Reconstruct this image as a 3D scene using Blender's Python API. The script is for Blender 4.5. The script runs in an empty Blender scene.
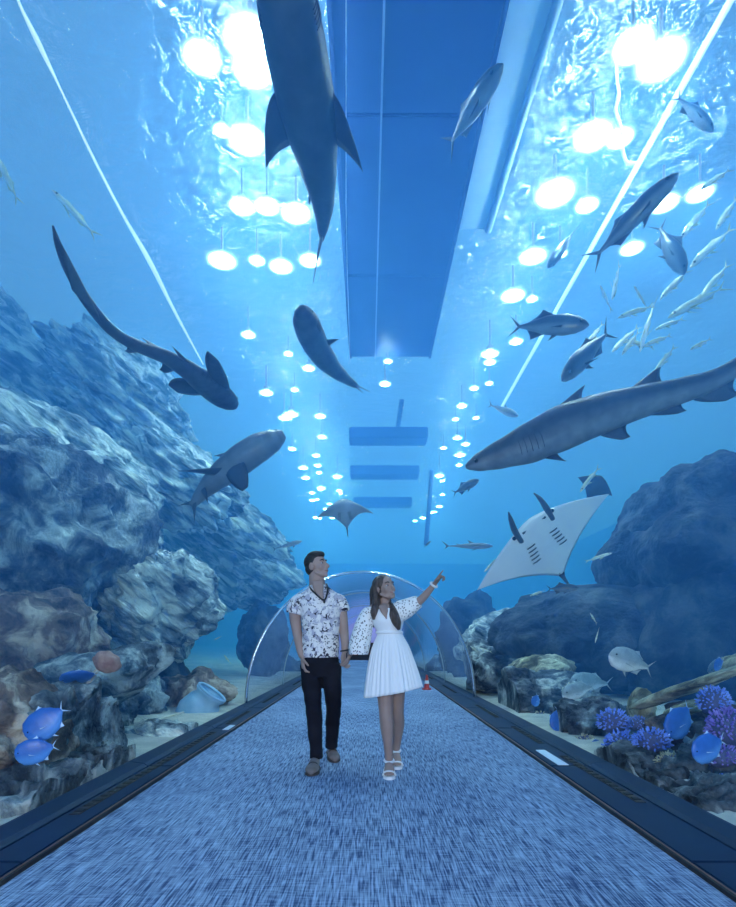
import bpy, bmesh, math, random
from mathutils import Vector, Matrix, noise
from mathutils.bvhtree import BVHTree
S = bpy.context.scene; C = S.collection
V = Vector
# ------------------------------------------------------------------ camera, world, exposure
S.view_settings.view_transform = 'Standard'; S.view_settings.look = 'None'; S.view_settings.gamma = 1
S.view_settings.use_curve_mapping = False
S.view_settings.exposure = 0.2
S.cycles.use_denoising = True
S.cycles.volume_bounces = 2; S.cycles.max_bounces = 6; S.cycles.transparent_max_bounces = 24
S.cycles.caustics_reflective = True; S.cycles.caustics_refractive = False
S.cycles.sample_clamp_indirect = 6
F = 560.0; HY = 641.0; CZ = 1.05            # focal length in pixels, horizon row, eye height
cam = bpy.data.cameras.new('camera'); co = bpy.data.objects.new('camera', cam); C.objects.link(co)
co.location = (0, 0, CZ); co.rotation_euler = (math.pi / 2, 0, 0)
cam.sensor_fit = 'HORIZONTAL'; cam.sensor_width = 36; cam.lens = F / 736 * 36
cam.shift_y = (HY - 453.5) / 736; cam.clip_end = 300
S.camera = co
w = bpy.data.worlds.new('world'); S.world = w; w.use_nodes = True
bg = w.node_tree.nodes['Background']
bg.inputs[0].default_value = (.19, .47, .96, 1); bg.inputs[1].default_value = .72
WZ = 9.0                                     # water level
LAMP_STRENGTH = 235.0
hl_ = bpy.data.lights.new('added_fill_light', 'AREA'); hl_.shape = 'RECTANGLE'; hl_.size = 2.6; hl_.size_y = 1.2; hl_.energy = 310; hl_.color = (.86, .93, 1)
ho_ = bpy.data.objects.new('added_fill_light', hl_); C.objects.link(ho_); ho_.location = (0, -4.6, 2.0); ho_.rotation_euler = (math.radians(82), 0, 0)   # unseen fill light added behind the camera to brighten the couple


def at(px, py, Y):
    return V(((px - 368) / F * Y, Y, CZ - (py - HY) / F * Y))


def atz(px, py, Z):
    Y = (Z - CZ) * F / (HY - py)
    return V(((px - 368) / F * Y, Y, Z))


# ------------------------------------------------------------------ materials
def nodes(name):
    m = bpy.data.materials.new(name); m.use_nodes = True
    nt = m.node_tree
    return m, nt, nt.nodes['Principled BSDF']


def mat(name, col, rough=.6, metal=0, spec=.5, col2=None, scale=6, detail=4, stretch=(1, 1, 1), bump=0, lo=.35, hi=.65, bscale=None, obj=True):
    """Plain or two-tone noise material with optional bump."""
    m, nt, b = nodes(name)
    b.inputs['Base Color'].default_value = (*col, 1); b.inputs['Roughness'].default_value = rough
    b.inputs['Metallic'].default_value = metal; b.inputs['Specular IOR Level'].default_value = spec
    if col2 or bump:
        tc = nt.nodes.new('ShaderNodeTexCoord'); mp = nt.nodes.new('ShaderNodeMapping')
        mp.inputs['Scale'].default_value = stretch
        nt.links.new(tc.outputs['Object'], mp.inputs[0])
        nz = nt.nodes.new('ShaderNodeTexNoise'); nz.inputs['Scale'].default_value = scale; nz.inputs['Detail'].default_value = detail
        nt.links.new(mp.outputs[0], nz.inputs['Vector'])
    if col2:
        r = nt.nodes.new('ShaderNodeValToRGB'); r.color_ramp.elements[0].position = lo; r.color_ramp.elements[1].position = hi
        r.color_ramp.elements[0].color = (*col, 1); r.color_ramp.elements[1].color = (*col2, 1)
        nt.links.new(nz.outputs[0], r.inputs[0]); nt.links.new(r.outputs[0], b.inputs['Base Color'])
    if bump:
        n2 = nz
        if bscale:
            n2 = nt.nodes.new('ShaderNodeTexNoise'); n2.inputs['Scale'].default_value = bscale; n2.inputs['Detail'].default_value = 6
            nt.links.new(mp.outputs[0], n2.inputs['Vector'])
        bp = nt.nodes.new('ShaderNodeBump'); bp.inputs['Strength'].default_value = bump; bp.inputs['Distance'].default_value = .05
        nt.links.new(n2.outputs[0], bp.inputs['Height']); nt.links.new(bp.outputs[0], b.inputs['Normal'])
    return m


def mat_skin_fish(name, back, belly, rough=.45, spots=None, scale=14):
    """Countershaded hide: back and belly pigment mixed by the 'belly' attribute, with mottling."""
    m, nt, b = nodes(name)
    a = nt.nodes.new('ShaderNodeAttribute'); a.attribute_name = 'belly'
    mx = nt.nodes.new('ShaderNodeMix'); mx.data_type = 'RGBA'
    mx.inputs[6].default_value = (*back, 1); mx.inputs[7].default_value = (*belly, 1)
    nt.links.new(a.outputs['Fac'], mx.inputs[0])
    tc = nt.nodes.new('ShaderNodeTexCoord'); nz = nt.nodes.new('ShaderNodeTexNoise'); nz.inputs['Scale'].default_value = scale
    nz.inputs['Detail'].default_value = 5
    nt.links.new(tc.outputs['Object'], nz.inputs['Vector'])
    r = nt.nodes.new('ShaderNodeValToRGB'); r.color_ramp.elements[0].position = .3; r.color_ramp.elements[1].position = .7
    d = spots or .75
    r.color_ramp.elements[0].color = (d, d, d, 1); r.color_ramp.elements[1].color = (1.15, 1.15, 1.15, 1)
    nt.links.new(nz.outputs[0], r.inputs[0])
    m2 = nt.nodes.new('ShaderNodeMix'); m2.data_type = 'RGBA'; m2.blend_type = 'MULTIPLY'; m2.inputs[0].default_value = 1
    nt.links.new(mx.outputs[2], m2.inputs[6]); nt.links.new(r.outputs[0], m2.inputs[7])
    nt.links.new(m2.outputs[2], b.inputs['Base Color']); b.inputs['Roughness'].default_value = rough
    return m


# ------------------------------------------------------------------ object helpers
def link(name, me, m=None, parent=None, smooth=True):
    if m is not None and not me.materials:
        for k in (m if isinstance(m, (list, tuple)) else [m]): me.materials.append(k)
    if smooth:
        me.polygons.foreach_set('use_smooth', [True] * len(me.polygons))
    o = bpy.data.objects.new(name, me); C.objects.link(o)
    if parent: o.parent = parent
    return o


def mesh(name, vs, fs, m, parent=None, smooth=False, org=None):
    me = bpy.data.meshes.new(name)
    if org is not None: vs = [V(v) - org for v in vs]
    me.from_pydata([tuple(v) for v in vs], [], fs); me.update()
    return link(name, me, m, parent, smooth)


def bmobj(name, bm, m, parent=None, smooth=False):
    me = bpy.data.meshes.new(name); bmesh.ops.recalc_face_normals(bm, faces=bm.faces); bm.to_mesh(me); bm.free()
    return link(name, me, m, parent, smooth)


def tag(o, label, cat, group=None, kind=None):
    o['label'] = label
    if cat: o['category'] = cat
    if group: o['group'] = group
    if kind: o['kind'] = kind
    return o


def struct(o, label=None):
    o['kind'] = 'structure'
    if label: o['label'] = label
    return o


def empty(name, loc, label=None, cat=None, group=None):
    o = bpy.data.objects.new(name, None); C.objects.link(o); o.location = loc; o.empty_display_size = .1
    if label: tag(o, label, cat, group)
    return o


def copy_tree(o, parent=None):
    c = o.copy(); C.objects.link(c); c.parent = parent
    for ch in list(o.children): copy_tree(ch, c)
    return c


def box(bm, x0, x1, y0, y1, z0, z1, bev=0):
    vs = [bm.verts.new((x, y, z)) for z in (z0, z1) for x, y in ((x0, y0), (x1, y0), (x1, y1), (x0, y1))]
    fs = [bm.faces.new([vs[i] for i in q]) for q in ((3, 2, 1, 0), (4, 5, 6, 7), (0, 1, 5, 4), (1, 2, 6, 5), (2, 3, 7, 6), (3, 0, 4, 7))]
    if bev:
        bmesh.ops.bevel(bm, geom=list({e for f in fs for e in f.edges}), offset=bev, segments=2, affect='EDGES')
    return bm


def catmull(pts, t):
    n = len(pts) - 1; s = min(max(t, 0), 1) * n; i = min(int(s), n - 1); u = s - i
    p1, p2 = pts[i], pts[i + 1]
    p0 = pts[i - 1] if i > 0 else p1 * 2 - p2
    p3 = pts[i + 2] if i + 2 <= n else p2 * 2 - p1
    return .5 * ((2 * p1) + (p2 - p0) * u + (2 * p0 - 5 * p1 + 4 * p2 - p3) * u * u + (3 * p1 - p0 - 3 * p2 + p3) * u ** 3)


def interp(tab, t):
    for (a, x), (b, y) in zip(tab, tab[1:]):
        if t <= b:
            u = (t - a) / max(b - a, 1e-9); u = u * u * (3 - 2 * u) * .5 + u * .5
            return x + (y - x) * u
    return tab[-1][1]


def tube_bm(bm, pts, radii, nr=10, ns=None, up=V((0, 0, 1)), flat=1.0):
    """Closed smooth tube through pts with a radius (or (r_side, r_up)) at each of them."""
    pts = [V(p) for p in pts]; n = len(pts) - 1; ns = ns or n * 4
    rad = [(r, r * flat) if not isinstance(r, (tuple, list)) else r for r in radii]
    ra = [(i / n, r[0]) for i, r in enumerate(rad)]; rb = [(i / n, r[1]) for i, r in enumerate(rad)]
    rings = []
    for k in range(ns + 1):
        t = k / ns; p = catmull(pts, t); d = (catmull(pts, min(1, t + .01)) - catmull(pts, max(0, t - .01))).normalized()
        u = (up if abs(d.dot(up)) < .9 else V((0, 1, 0)) if abs(d.y) < .8 else V((1, 0, 0))) if k == 0 else u2
        s = d.cross(u).normalized(); u2 = s.cross(d).normalized()
        a, b = interp(ra, t), interp(rb, t)
        rings.append([bm.verts.new(p + s * a * math.cos(q) + u2 * b * math.sin(q)) for q in [2 * math.pi * j / nr for j in range(nr)]])
    for r0, r1 in zip(rings, rings[1:]):
        for j in range(nr): bm.faces.new([r0[j], r0[(j + 1) % nr], r1[(j + 1) % nr], r1[j]])
    bm.faces.new(rings[0][::-1]); bm.faces.new(rings[-1])
    return rings


def ellipsoid(bm, c, r, rot=None, u=14, v=10):
    M = Matrix.Translation(c) @ (rot.to_4x4() if rot else Matrix()) @ Matrix.Diagonal((*r, 1))
    bmesh.ops.create_uvsphere(bm, u_segments=u, v_segments=v, radius=1, matrix=M)


def remeshed(name, bm, voxel, m, parent, smooth_it=4, fac=.5):
    bmesh.ops.recalc_face_normals(bm, faces=bm.faces)
    me = bpy.data.meshes.new(name + '_raw'); bm.to_mesh(me); bm.free()
    o = bpy.data.objects.new(name + '_raw', me); C.objects.link(o)
    r = o.modifiers.new('r', 'REMESH'); r.mode = 'VOXEL'; r.voxel_size = voxel
    s = o.modifiers.new('s', 'SMOOTH'); s.iterations = smooth_it; s.factor = fac
    dg = bpy.context.evaluated_depsgraph_get(); dg.update()
    new = bpy.data.meshes.new_from_object(o.evaluated_get(dg)); new.name = name
    bpy.data.objects.remove(o); bpy.data.meshes.remove(me)
    new.materials.clear()
    return link(name, new, m, parent)


# ------------------------------------------------------------------ large structure: water, glass, floor
AX, AZ, A0 = 1.97, 2.20, .06      # arch half width, rise and springing height of the acrylic


def arch(n, k=0.0):
    return [((AX + k) * math.cos(math.pi * (1 - i / n)), A0 + (AZ + k) * math.sin(math.pi * (1 - i / n))) for i in range(n + 1)]


TX, Y0, Y1 = 18.0, -6.0, 62.0
TW = TX - .05
prof = [(-TW, -.8), (-AX - .05, -.8)] + arch(32, .05) + [(AX + .05, -.8), (TW, -.8), (TW, WZ), (-TW, WZ)]
n = len(prof); bm = bmesh.new()
bv = [bm.verts.new((x, y, z)) for y in (Y0, Y1 - .05) for x, z in prof]
for i in range(n):
    j = (i + 1) % n; bm.faces.new([bv[i], bv[j], bv[n + j], bv[n + i]])
e1 = bm.faces.new(bv[:n]); e2 = bm.faces.new(bv[n:][::-1])
bmesh.ops.recalc_face_normals(bm, faces=bm.faces); bmesh.ops.triangulate(bm, faces=[e1, e2])
wm = bpy.data.materials.new('water_body'); wm.use_nodes = True; nt = wm.node_tree; nt.nodes.clear()
out = nt.nodes.new('ShaderNodeOutputMaterial')
sc = nt.nodes.new('ShaderNodeVolumeScatter'); sc.inputs['Color'].default_value = (.11, .40, 1, 1)
sc.inputs['Density'].default_value = .060; sc.inputs['Anisotropy'].default_value = .25
ab = nt.nodes.new('ShaderNodeVolumeAbsorption'); ab.inputs['Color'].default_value = (.13, .80, 1, 1); ab.inputs['Density'].default_value = .045
ad = nt.nodes.new('ShaderNodeAddShader'); nt.links.new(sc.outputs[0], ad.inputs[0]); nt.links.new(ab.outputs[0], ad.inputs[1])
nt.links.new(ad.outputs[0], out.inputs['Volume'])
wo = bmobj('water', bm, wm); tag(wo, 'clear blue water filling the tank around the tunnel', 'water', kind='stuff')

# rippled water surface seen from below
sm, nt, b = nodes('water_surface'); nt.nodes.remove(b); out = nt.nodes['Material Output']
tr = nt.nodes.new('ShaderNodeBsdfTransparent'); gl = nt.nodes.new('ShaderNodeBsdfAnisotropic'); gl.inputs['Roughness'].default_value = .12
gl.inputs['Color'].default_value = (.9, .97, 1, 1)
tc = nt.nodes.new('ShaderNodeTexCoord'); nz = nt.nodes.new('ShaderNodeTexNoise'); nz.inputs['Scale'].default_value = 2.6; nz.inputs['Detail'].default_value = 4
nz.inputs['Distortion'].default_value = .8
nt.links.new(tc.outputs['Object'], nz.inputs['Vector'])
bp = nt.nodes.new('ShaderNodeBump'); bp.inputs['Strength'].default_value = .9; bp.inputs['Distance'].default_value = .35
nt.links.new(nz.outputs[0], bp.inputs['Height']); nt.links.new(bp.outputs[0], gl.inputs['Normal'])
mx = nt.nodes.new('ShaderNodeMixShader'); mx.inputs[0].default_value = .22
nt.links.new(tr.outputs[0], mx.inputs[1]); nt.links.new(gl.outputs[0], mx.inputs[2]); nt.links.new(mx.outputs[0], out.inputs['Surface'])
struct(mesh('water_surface', [(-TX, Y0, WZ + .03), (TX, Y0, WZ + .03), (TX, Y1, WZ + .03), (-TX, Y1, WZ + .03)], [(0, 3, 2, 1)], sm),
       'rippled water surface seen from below')

# tank walls
wall = mat('tank_wall_paint', (.34, .62, .82), .8, col2=(.42, .7, .88), scale=.6)


def slab(name, x0, x1, y0, y1, z0, z1, m):
    return bmobj(name, box(bmesh.new(), x0, x1, y0, y1, z0, z1), m)


struct(slab('wall_left', -TX - .3, -TX, Y0, Y1 + .3, -1, WZ + .6, wall), 'pale blue painted tank wall beyond the rocks, on the left')
struct(slab('wall_right', TX, TX + .3, Y0, Y1 + .3, -1, WZ + .6, wall), 'pale blue painted tank wall beyond the rocks, on the right')
struct(slab('wall_back', -TX, TX, Y1, Y1 + .3, -1, WZ + .6, wall), 'far end wall of the tank')

# sandy bed of the tank, either side of the tunnel
sand = mat('sand', (.62, .60, .52), .9, col2=(.42, .42, .38), scale=3, detail=8, bump=.5, bscale=30)
for sgn, nm in ((-1, 'left'), (1, 'right')):
    vs, fs = [], []; nx, ny = 30, 110
    for j in range(ny + 1):
        for i in range(nx + 1):
            u = (i / nx) ** 2; x = sgn * (AX + .08 + u * (TX - AX - .1)); y = Y0 + (Y1 - Y0) * (j / ny) ** 1.3
            z = -.02 + .10 * noise.noise(V((x * .7, y * .7, 3))) * min(1, u * 12 + .15) + .5 * u
            vs.append((x, y, z))
    for j in range(ny):
        for i in range(nx):
            a = j * (nx + 1) + i; fs.append((a, a + 1, a + nx + 2, a + nx + 1) if sgn > 0 else (a, a + nx + 1, a + nx + 2, a + 1))
    o = mesh('sand_bed', vs, fs, sand, smooth=True); tag(o, 'pale sand bed of the tank along the %s side of the tunnel' % nm, 'sand', kind='stuff')

# carpet: fine ribbed weave running along the tunnel
cm, nt, b = nodes('carpet')
tc = nt.nodes.new('ShaderNodeTexCoord')


def streak(scale, stretch, detail=3, dist=0):
    mp = nt.nodes.new('ShaderNodeMapping'); mp.inputs['Scale'].default_value = stretch
    nt.links.new(tc.outputs['Object'], mp.inputs[0])
    z = nt.nodes.new('ShaderNodeTexNoise'); z.inputs['Scale'].default_value = scale; z.inputs['Detail'].default_value = detail
    z.inputs['Distortion'].default_value = dist
    nt.links.new(mp.outputs[0], z.inputs['Vector']); return z


z1 = streak(1, (125, 6, 1), 2, .3); z2 = streak(1, (12, 70, 1), 2); z3 = streak(1.2, (1, .6, 1), 3)
ma = nt.nodes.new('ShaderNodeMath'); ma.operation = 'MULTIPLY_ADD'; ma.inputs[1].default_value = .38
nt.links.new(z2.outputs[0], ma.inputs[0]); nt.links.new(z1.outputs[0], ma.inputs[2])
mb = nt.nodes.new('ShaderNodeMath'); mb.operation = 'MULTIPLY_ADD'; mb.inputs[1].default_value = .25
nt.links.new(z3.outputs[0], mb.inputs[0]); nt.links.new(ma.outputs[0], mb.inputs[2])
r = nt.nodes.new('ShaderNodeValToRGB'); e = r.color_ramp.elements
e[0].position = .65; e[0].color = (.05, .085, .17, 1); e[1].position = .985; e[1].color = (.36, .47, .64, 1)
nt.links.new(mb.outputs[0], r.inputs[0]); nt.links.new(r.outputs[0], b.inputs['Base Color']); b.inputs['Roughness'].default_value = .95
b.inputs['Specular IOR Level'].default_value = .1
bp = nt.nodes.new('ShaderNodeBump'); bp.inputs['Strength'].default_value = .5; bp.inputs['Distance'].default_value = .01
nt.links.new(ma.outputs[0], bp.inputs['Height']); nt.links.new(bp.outputs[0], b.inputs['Normal'])
YE = 31.0
struct(slab('floor', -1.57, 1.475, -2, YE, -.1, 0, cm), 'blue-grey ribbed carpet running down the tunnel')

# ledges: dark panels with recessed joints, vents and copper trim between carpet and glass
ledge = mat('ledge_panel', (.007, .024, .062), .5, spec=.15, col2=(.011, .032, .078), scale=2)
under = mat('ledge_gap', (.004, .005, .01), .7)
copper = mat('copper_trim', (.35, .16, .12), .35, metal=.8)
black = mat('vent_black', (.006, .007, .012), .6, col2=(.03, .02, .02), scale=20)
lightpanel = mat('pale_plate', (.75, .82, .9), .4)
for sgn, nm, CE in ((-1, 1, 1.57), (1, 2, 1.475)):
    root = slab('trim_%d' % nm, min(sgn * CE, sgn * AX), max(sgn * CE, sgn * AX), -2, YE, -.1, .0, under)
    struct(root, 'dark blue panelled ledge between carpet and glass on the %s side' % ('left' if sgn < 0 else 'right'))
    y = -1.4
    pm = km = None
    while y < YE:
        L = 2.0
        # flat panel
        if pm is None:
            bm = bmesh.new(); a, c = sorted((sgn * (CE + .03), sgn * 1.80)); box(bm, a, c, .008, L - .008, 0, .025, .006)
            o = bmobj('panel', bm, ledge, root); pm = o.data
            bm = bmesh.new()
            pr = [(1.81, 0), (1.81, .025), (1.84, .045), (AX - .02, .06), (AX, .06), (AX, 0)]
            ra = [bm.verts.new((sgn * x, .004, z)) for x, z in pr]; rb = [bm.verts.new((sgn * x, L - .004, z)) for x, z in pr]
            for i in range(6): bm.faces.new([ra[i], ra[(i + 1) % 6], rb[(i + 1) % 6], rb[i]])
            bm.faces.new(ra); bm.faces.new(rb)
            k = bmobj('kerb', bm, ledge, root); km = k.data
        else:
            o = bpy.data.objects.new('panel', pm); C.objects.link(o); o.parent = root
            k = bpy.data.objects.new('kerb', km); C.objects.link(k); k.parent = root
        o.location = (0, y, 0); k.location = (0, y, 0)
        y += L
    bm = bmesh.new(); a, c = sorted((sgn * CE, sgn * (CE + .012))); box(bm, a, c, -2, YE, 0, .022); bmobj('edging', bm, black, root)
    bm = bmesh.new(); a, c = sorted((sgn * (CE + .012), sgn * (CE + .022))); box(bm, a, c, -2, YE, 0, .024); bmobj('edging', bm, copper, root)
    vents = ((3.55, 5.0), (5.6, 6.7), (7.5, 9.0), (11, 13), (15, 17)) if sgn > 0 else ((3.3, 6.3), (6.9, 8.2), (9.3, 11), (13, 15.5))
    for a0, a1 in vents:
        bm = bmesh.new(); a, c = sorted((sgn * 1.70, sgn * 1.77)); box(bm, a, c, a0, a1, .015, .029, .004); g = bmobj('vent', bm, black, root)
        bm = bmesh.new()
        yy = a0 + .05
        while yy < a1 - .05:
            box(bm, a + .012, c - .012, yy, yy + .05, .028, .034); yy += .11
        bmobj('vent_bar', bm, under, g)['kind'] = 'stuff'
    for a0, a1 in (((4.62, 5.25),) if sgn > 0 else ((6.45, 6.8),)):
        bm = bmesh.new(); a, c = sorted((sgn * 1.57, sgn * 1.66) if sgn > 0 else (-1.61, -1.68)); box(bm, a, c, a0, a1, .015, .031, .004); o = bmobj('plate', bm, lightpanel, root)
        o['label'] = 'pale reflective plate set in the ledge'

# acrylic tunnel: clear near section, duller far section behind the joint ring
clear, nt, b = nodes('clear_acrylic'); nt.nodes.remove(b)
tr = nt.nodes.new('ShaderNodeBsdfTransparent'); tr.inputs[0].default_value = (1, 1, 1, 1)
nt.links.new(tr.outputs[0], nt.nodes['Material Output'].inputs['Surface'])
dull, nt, b = nodes('far_acrylic'); nt.nodes.remove(b)
tr = nt.nodes.new('ShaderNodeBsdfTransparent'); tr.inputs[0].default_value = (.93, .96, 1, 1)
gl = nt.nodes.new('ShaderNodeBsdfAnisotropic'); gl.inputs['Roughness'].default_value = .12; gl.inputs['Color'].default_value = (.9, .95, 1, 1)
df = nt.nodes.new('ShaderNodeBsdfTranslucent'); df.inputs[0].default_value = (.75, .85, 1, 1)
fr = nt.nodes.new('ShaderNodeFresnel'); fr.inputs[0].default_value = 1.22
m1 = nt.nodes.new('ShaderNodeMixShader'); m1.inputs[0].default_value = .035
nt.links.new(tr.outputs[0], m1.inputs[1]); nt.links.new(df.outputs[0], m1.inputs[2])
m2 = nt.nodes.new('ShaderNodeMixShader'); nt.links.new(fr.outputs[0], m2.inputs[0])
nt.links.new(m1.outputs[0], m2.inputs[1]); nt.links.new(gl.outputs[0], m2.inputs[2])
nt.links.new(m2.outputs[0], nt.nodes['Material Output'].inputs['Surface'])


FX = -.03


def shell(name, y0, y1, m, k=0.0, n=48, dx=0.0):
    p = arch(n, k); vs = [(x + dx, y + (SK * x if y == YR else 0), z) for y in (y0, y1) for x, z in p]
    return mesh(name, vs, [(i, n + 1 + i, n + 2 + i, i + 1) for i in range(n)], m, smooth=True)


YR = 9.5; SK = .25      # the joint is skewed across the tunnel
struct(shell('wall_acrylic_near', -2, YR, clear, .01), 'clear acrylic arch of the near tunnel section')
struct(shell('wall_acrylic_far', YR, YE, dull, -.04, 48, FX), 'hazy acrylic arch of the far tunnel section')
steel = mat('joint_rim', (.55, .66, .75), .25, metal=.6)
seal = mat('joint_seal', (.30, .38, .45), .35)
for i, (yr, k) in enumerate(((YR, 0), (13.2, -.03), (18, -.03), (24, -.03))):
    bm = bmesh.new(); N = 72
    q = [(-.012, -.03), (.02, -.03), (.02, .05), (-.012, .05)] if i == 0 else [(-.01, -.03), (.01, -.03), (.01, .03), (-.01, .03)]
    rings = []
    for j in range(N + 1):
        a = math.pi * (1 - j / N)
        rings.append([bm.verts.new((FX + (AX - .04 + k + d) * math.cos(a), yr + e + SK * AX * math.cos(a), A0 + (AZ - .04 + k + d) * math.sin(a))) for d, e in q])
    for r0, r1 in zip(rings, rings[1:]):
        for c in range(4): bm.faces.new([r0[c], r0[(c + 1) % 4], r1[(c + 1) % 4], r1[c]])
    bm.faces.new(rings[0]); bm.faces.new(rings[-1])
    o = bmobj('joint_ring', bm, steel if i == 0 else seal, None, True)
    tag(o, ('pale arched rim where the far tunnel section begins, behind the couple', 'thin arched joint inside the far tunnel, next behind the pale rim',
            'thin arched joint halfway down the far tunnel', 'smallest arched joint near the dark tunnel end')[i], 'arch', 'tunnel joint rings')
    if i == 0:
        bm = bmesh.new()
        pts = [(FX + (AX - .05) * math.cos(math.pi * (1 - j / N)), YR - .035 + SK * AX * math.cos(math.pi * (1 - j / N)), A0 + (AZ - .05) * math.sin(math.pi * (1 - j / N))) for j in range(N + 1)]
        tube_bm(bm, pts, [.014] * (N + 1), 6, N); bmobj('bead', bm, mat('bright_bead', (.9, .95, 1), .15, metal=.9), o, True)

# end of the tunnel: lilac lit lobby wall with dark doorway and red sign
lil = mat('lobby_wall', (.50, .42, .72), .7, col2=(.62, .55, .8), scale=.8)
p = arch(24, -.01)
vs = [(x, YE, z) for x, z in p] + [(x, YE + .2, z) for x, z in p]; N = len(p)
o = mesh('wall_end', vs, [list(range(N)), list(range(N, 2 * N))[::-1]] + [(i + 1, i, N + i, N + i + 1) for i in range(N - 1)], lil)
struct(o, 'lilac lit end of the tunnel')
bm = bmesh.new(); box(bm, -1.3, 1.5, YE - .12, YE - .02, 0, .95, .02); dk = bmobj('dark_panel', bm, mat('lobby_dark', (.012, .01, .02), .5), o)
for x in (-.9, .1, .75):
    bm = bmesh.new(); box(bm, x, x + .38, YE - .16, YE - .13, .28, .4, .01); bmobj('red_strip', bm, mat('red_strip', (.55, .03, .04), .5), dk)
ld = bpy.data.lights.new('lobby_lamp', 'AREA'); ld.energy = 7; ld.color = (.85, .65, 1); ld.size = .8
lo = bpy.data.objects.new('lobby_lamp', ld); C.objects.link(lo); lo.location = (0, YE - 1.6, 2.0); lo.rotation_euler = (math.radians(70), 0, 0)
# ------------------------------------------------------------------ lamps under the water surface, platform, lines
em_m = bpy.data.materials.new('lamp_glow'); em_m.use_nodes = True; nt = em_m.node_tree; nt.nodes.clear()
out = nt.nodes.new('ShaderNodeOutputMaterial'); em = nt.nodes.new('ShaderNodeEmission'); em.inputs[0].default_value = (.55, .78, 1, 1)
nt.links.new(em.outputs[0], out.inputs[0])
# soft glow painted into the lamp: hottest at the centre, fading outwards
tc = nt.nodes.new('ShaderNodeTexCoord'); mp = nt.nodes.new('ShaderNodeMapping'); mp.inputs['Scale'].default_value = (1, 1, 0); nt.links.new(tc.outputs['Object'], mp.inputs[0])
ln = nt.nodes.new('ShaderNodeVectorMath'); ln.operation = 'LENGTH'; nt.links.new(mp.outputs[0], ln.inputs[0])
r = nt.nodes.new('ShaderNodeMapRange'); r.inputs[1].default_value = .15; r.inputs[2].default_value = .98; r.inputs[3].default_value = 1; r.inputs[4].default_value = .0; nt.links.new(ln.outputs['Value'], r.inputs[0])
pw = nt.nodes.new('ShaderNodeMath'); pw.operation = 'POWER'; pw.inputs[1].default_value = 6.0; nt.links.new(r.outputs[0], pw.inputs[0])
ml = nt.nodes.new('ShaderNodeMath'); ml.operation = 'MULTIPLY_ADD'; ml.inputs[1].default_value = LAMP_STRENGTH; ml.inputs[2].default_value = 1.0; nt.links.new(pw.outputs[0], ml.inputs[0])
nt.links.new(ml.outputs[0], em.inputs[1])
tp = nt.nodes.new('ShaderNodeBsdfTransparent'); mxs = nt.nodes.new('ShaderNodeMixShader')          # painted glow fades out towards the rim
r2 = nt.nodes.new('ShaderNodeMath'); r2.operation = 'POWER'; r2.inputs[1].default_value = 2.5; nt.links.new(r.outputs[0], r2.inputs[0])
nt.links.new(r2.outputs[0], mxs.inputs[0]); nt.links.new(tp.outputs[0], mxs.inputs[1]); nt.links.new(em.outputs[0], mxs.inputs[2]); nt.links.new(mxs.outputs[0], out.inputs[0])
housing = mat('lamp_housing', (.5, .55, .6), .4, metal=.6)


def lamp_meshes():
    bm = bmesh.new(); n = 20
    prof = [(0, 0)] + [(math.sin(a), .5 - .5 * math.cos(a)) for a in [math.pi * i / 16 for i in range(1, 9)]]
    rings = [[bm.verts.new((r * math.cos(6.2832 * i / n), r * math.sin(6.2832 * i / n), z)) for i in range(n)] for r, z in prof[1:]]
    bm.faces.new(rings[0][::-1])
    for a, b in zip(rings, rings[1:]):
        for i in range(n): bm.faces.new([a[i], a[(i + 1) % n], b[(i + 1) % n], b[i]])
    lens = bpy.data.meshes.new('lens'); bm.to_mesh(lens); bm.free(); lens.materials.append(em_m)
    bm = bmesh.new()
    pr = [(.22, .30), (.22, .5), (.2, .56), (.05, .6), (.05, 2.2)]
    rings = [[bm.verts.new((r * math.cos(6.2832 * i / n), r * math.sin(6.2832 * i / n), z)) for i in range(n)] for r, z in pr]
    for a, b in zip(rings, rings[1:]):
        for i in range(n): bm.faces.new([a[i], a[(i + 1) % n], b[(i + 1) % n], b[i]])
    bm.faces.new(rings[-1])
    hs = bpy.data.meshes.new('housing'); bm.to_mesh(hs); bm.free(); hs.materials.append(housing)
    return lens, hs


LENS, HOUS = lamp_meshes()
random.seed(4)


def lamp(px, py, r, label, group):
    r *= 1.95; p = atz(px, py, WZ - 2.15 * min(r, .3))
    e = empty('globe_lamp', p, label, 'lamp', group); e.scale = (r, r, min(r, .3)); e.rotation_euler.z = random.random()
    for nm, me in (('lens', LENS), ('housing', HOUS)):
        o = bpy.data.objects.new(nm, me); C.objects.link(o); o.parent = e
    return e


GL, GR, GC = 'lamps in the rows left of the dark platform', 'lamps in the rows right of the dark platform', 'lamps in the far rows'
ORD = ['first','second','third','fourth','fifth','sixth','seventh','eighth','ninth','tenth','eleventh','twelfth','thirteenth','fourteenth']
for k_, (px, py, r) in enumerate(sorted(((202, 60, .22), (250, 42, .30), (253, 72, .24), (222, 132, .12), (247, 142, .26), (290, 135, .2), (242, 208, .2), (267, 208, .2), (296, 215, .24),
                  (222, 262, .26), (257, 262, .15), (281, 268, .22), (310, 262, .2)), key=lambda q: q[1])):
    lamp(px, py, r, '%s glowing lamp from the top edge, left of the dark platform' % ORD[k_], GL)
for k_, (px, py, r) in enumerate(sorted(((633, 48, .23), (661, 62, .28), (620, 140, .18), (593, 138, .26), (555, 195, .30), (587, 207, .18), (533, 258, .24), (560, 255, .13), (513, 297, .24),
                  (664, 205, .22), (700, 195, .2), (632, 250, .2), (645, 62, .10), (532, 300, .12)), key=lambda q: q[1])):
    lamp(px, py, r, '%s glowing lamp from the top edge, right of the dark platform' % ORD[k_], GR)
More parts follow.
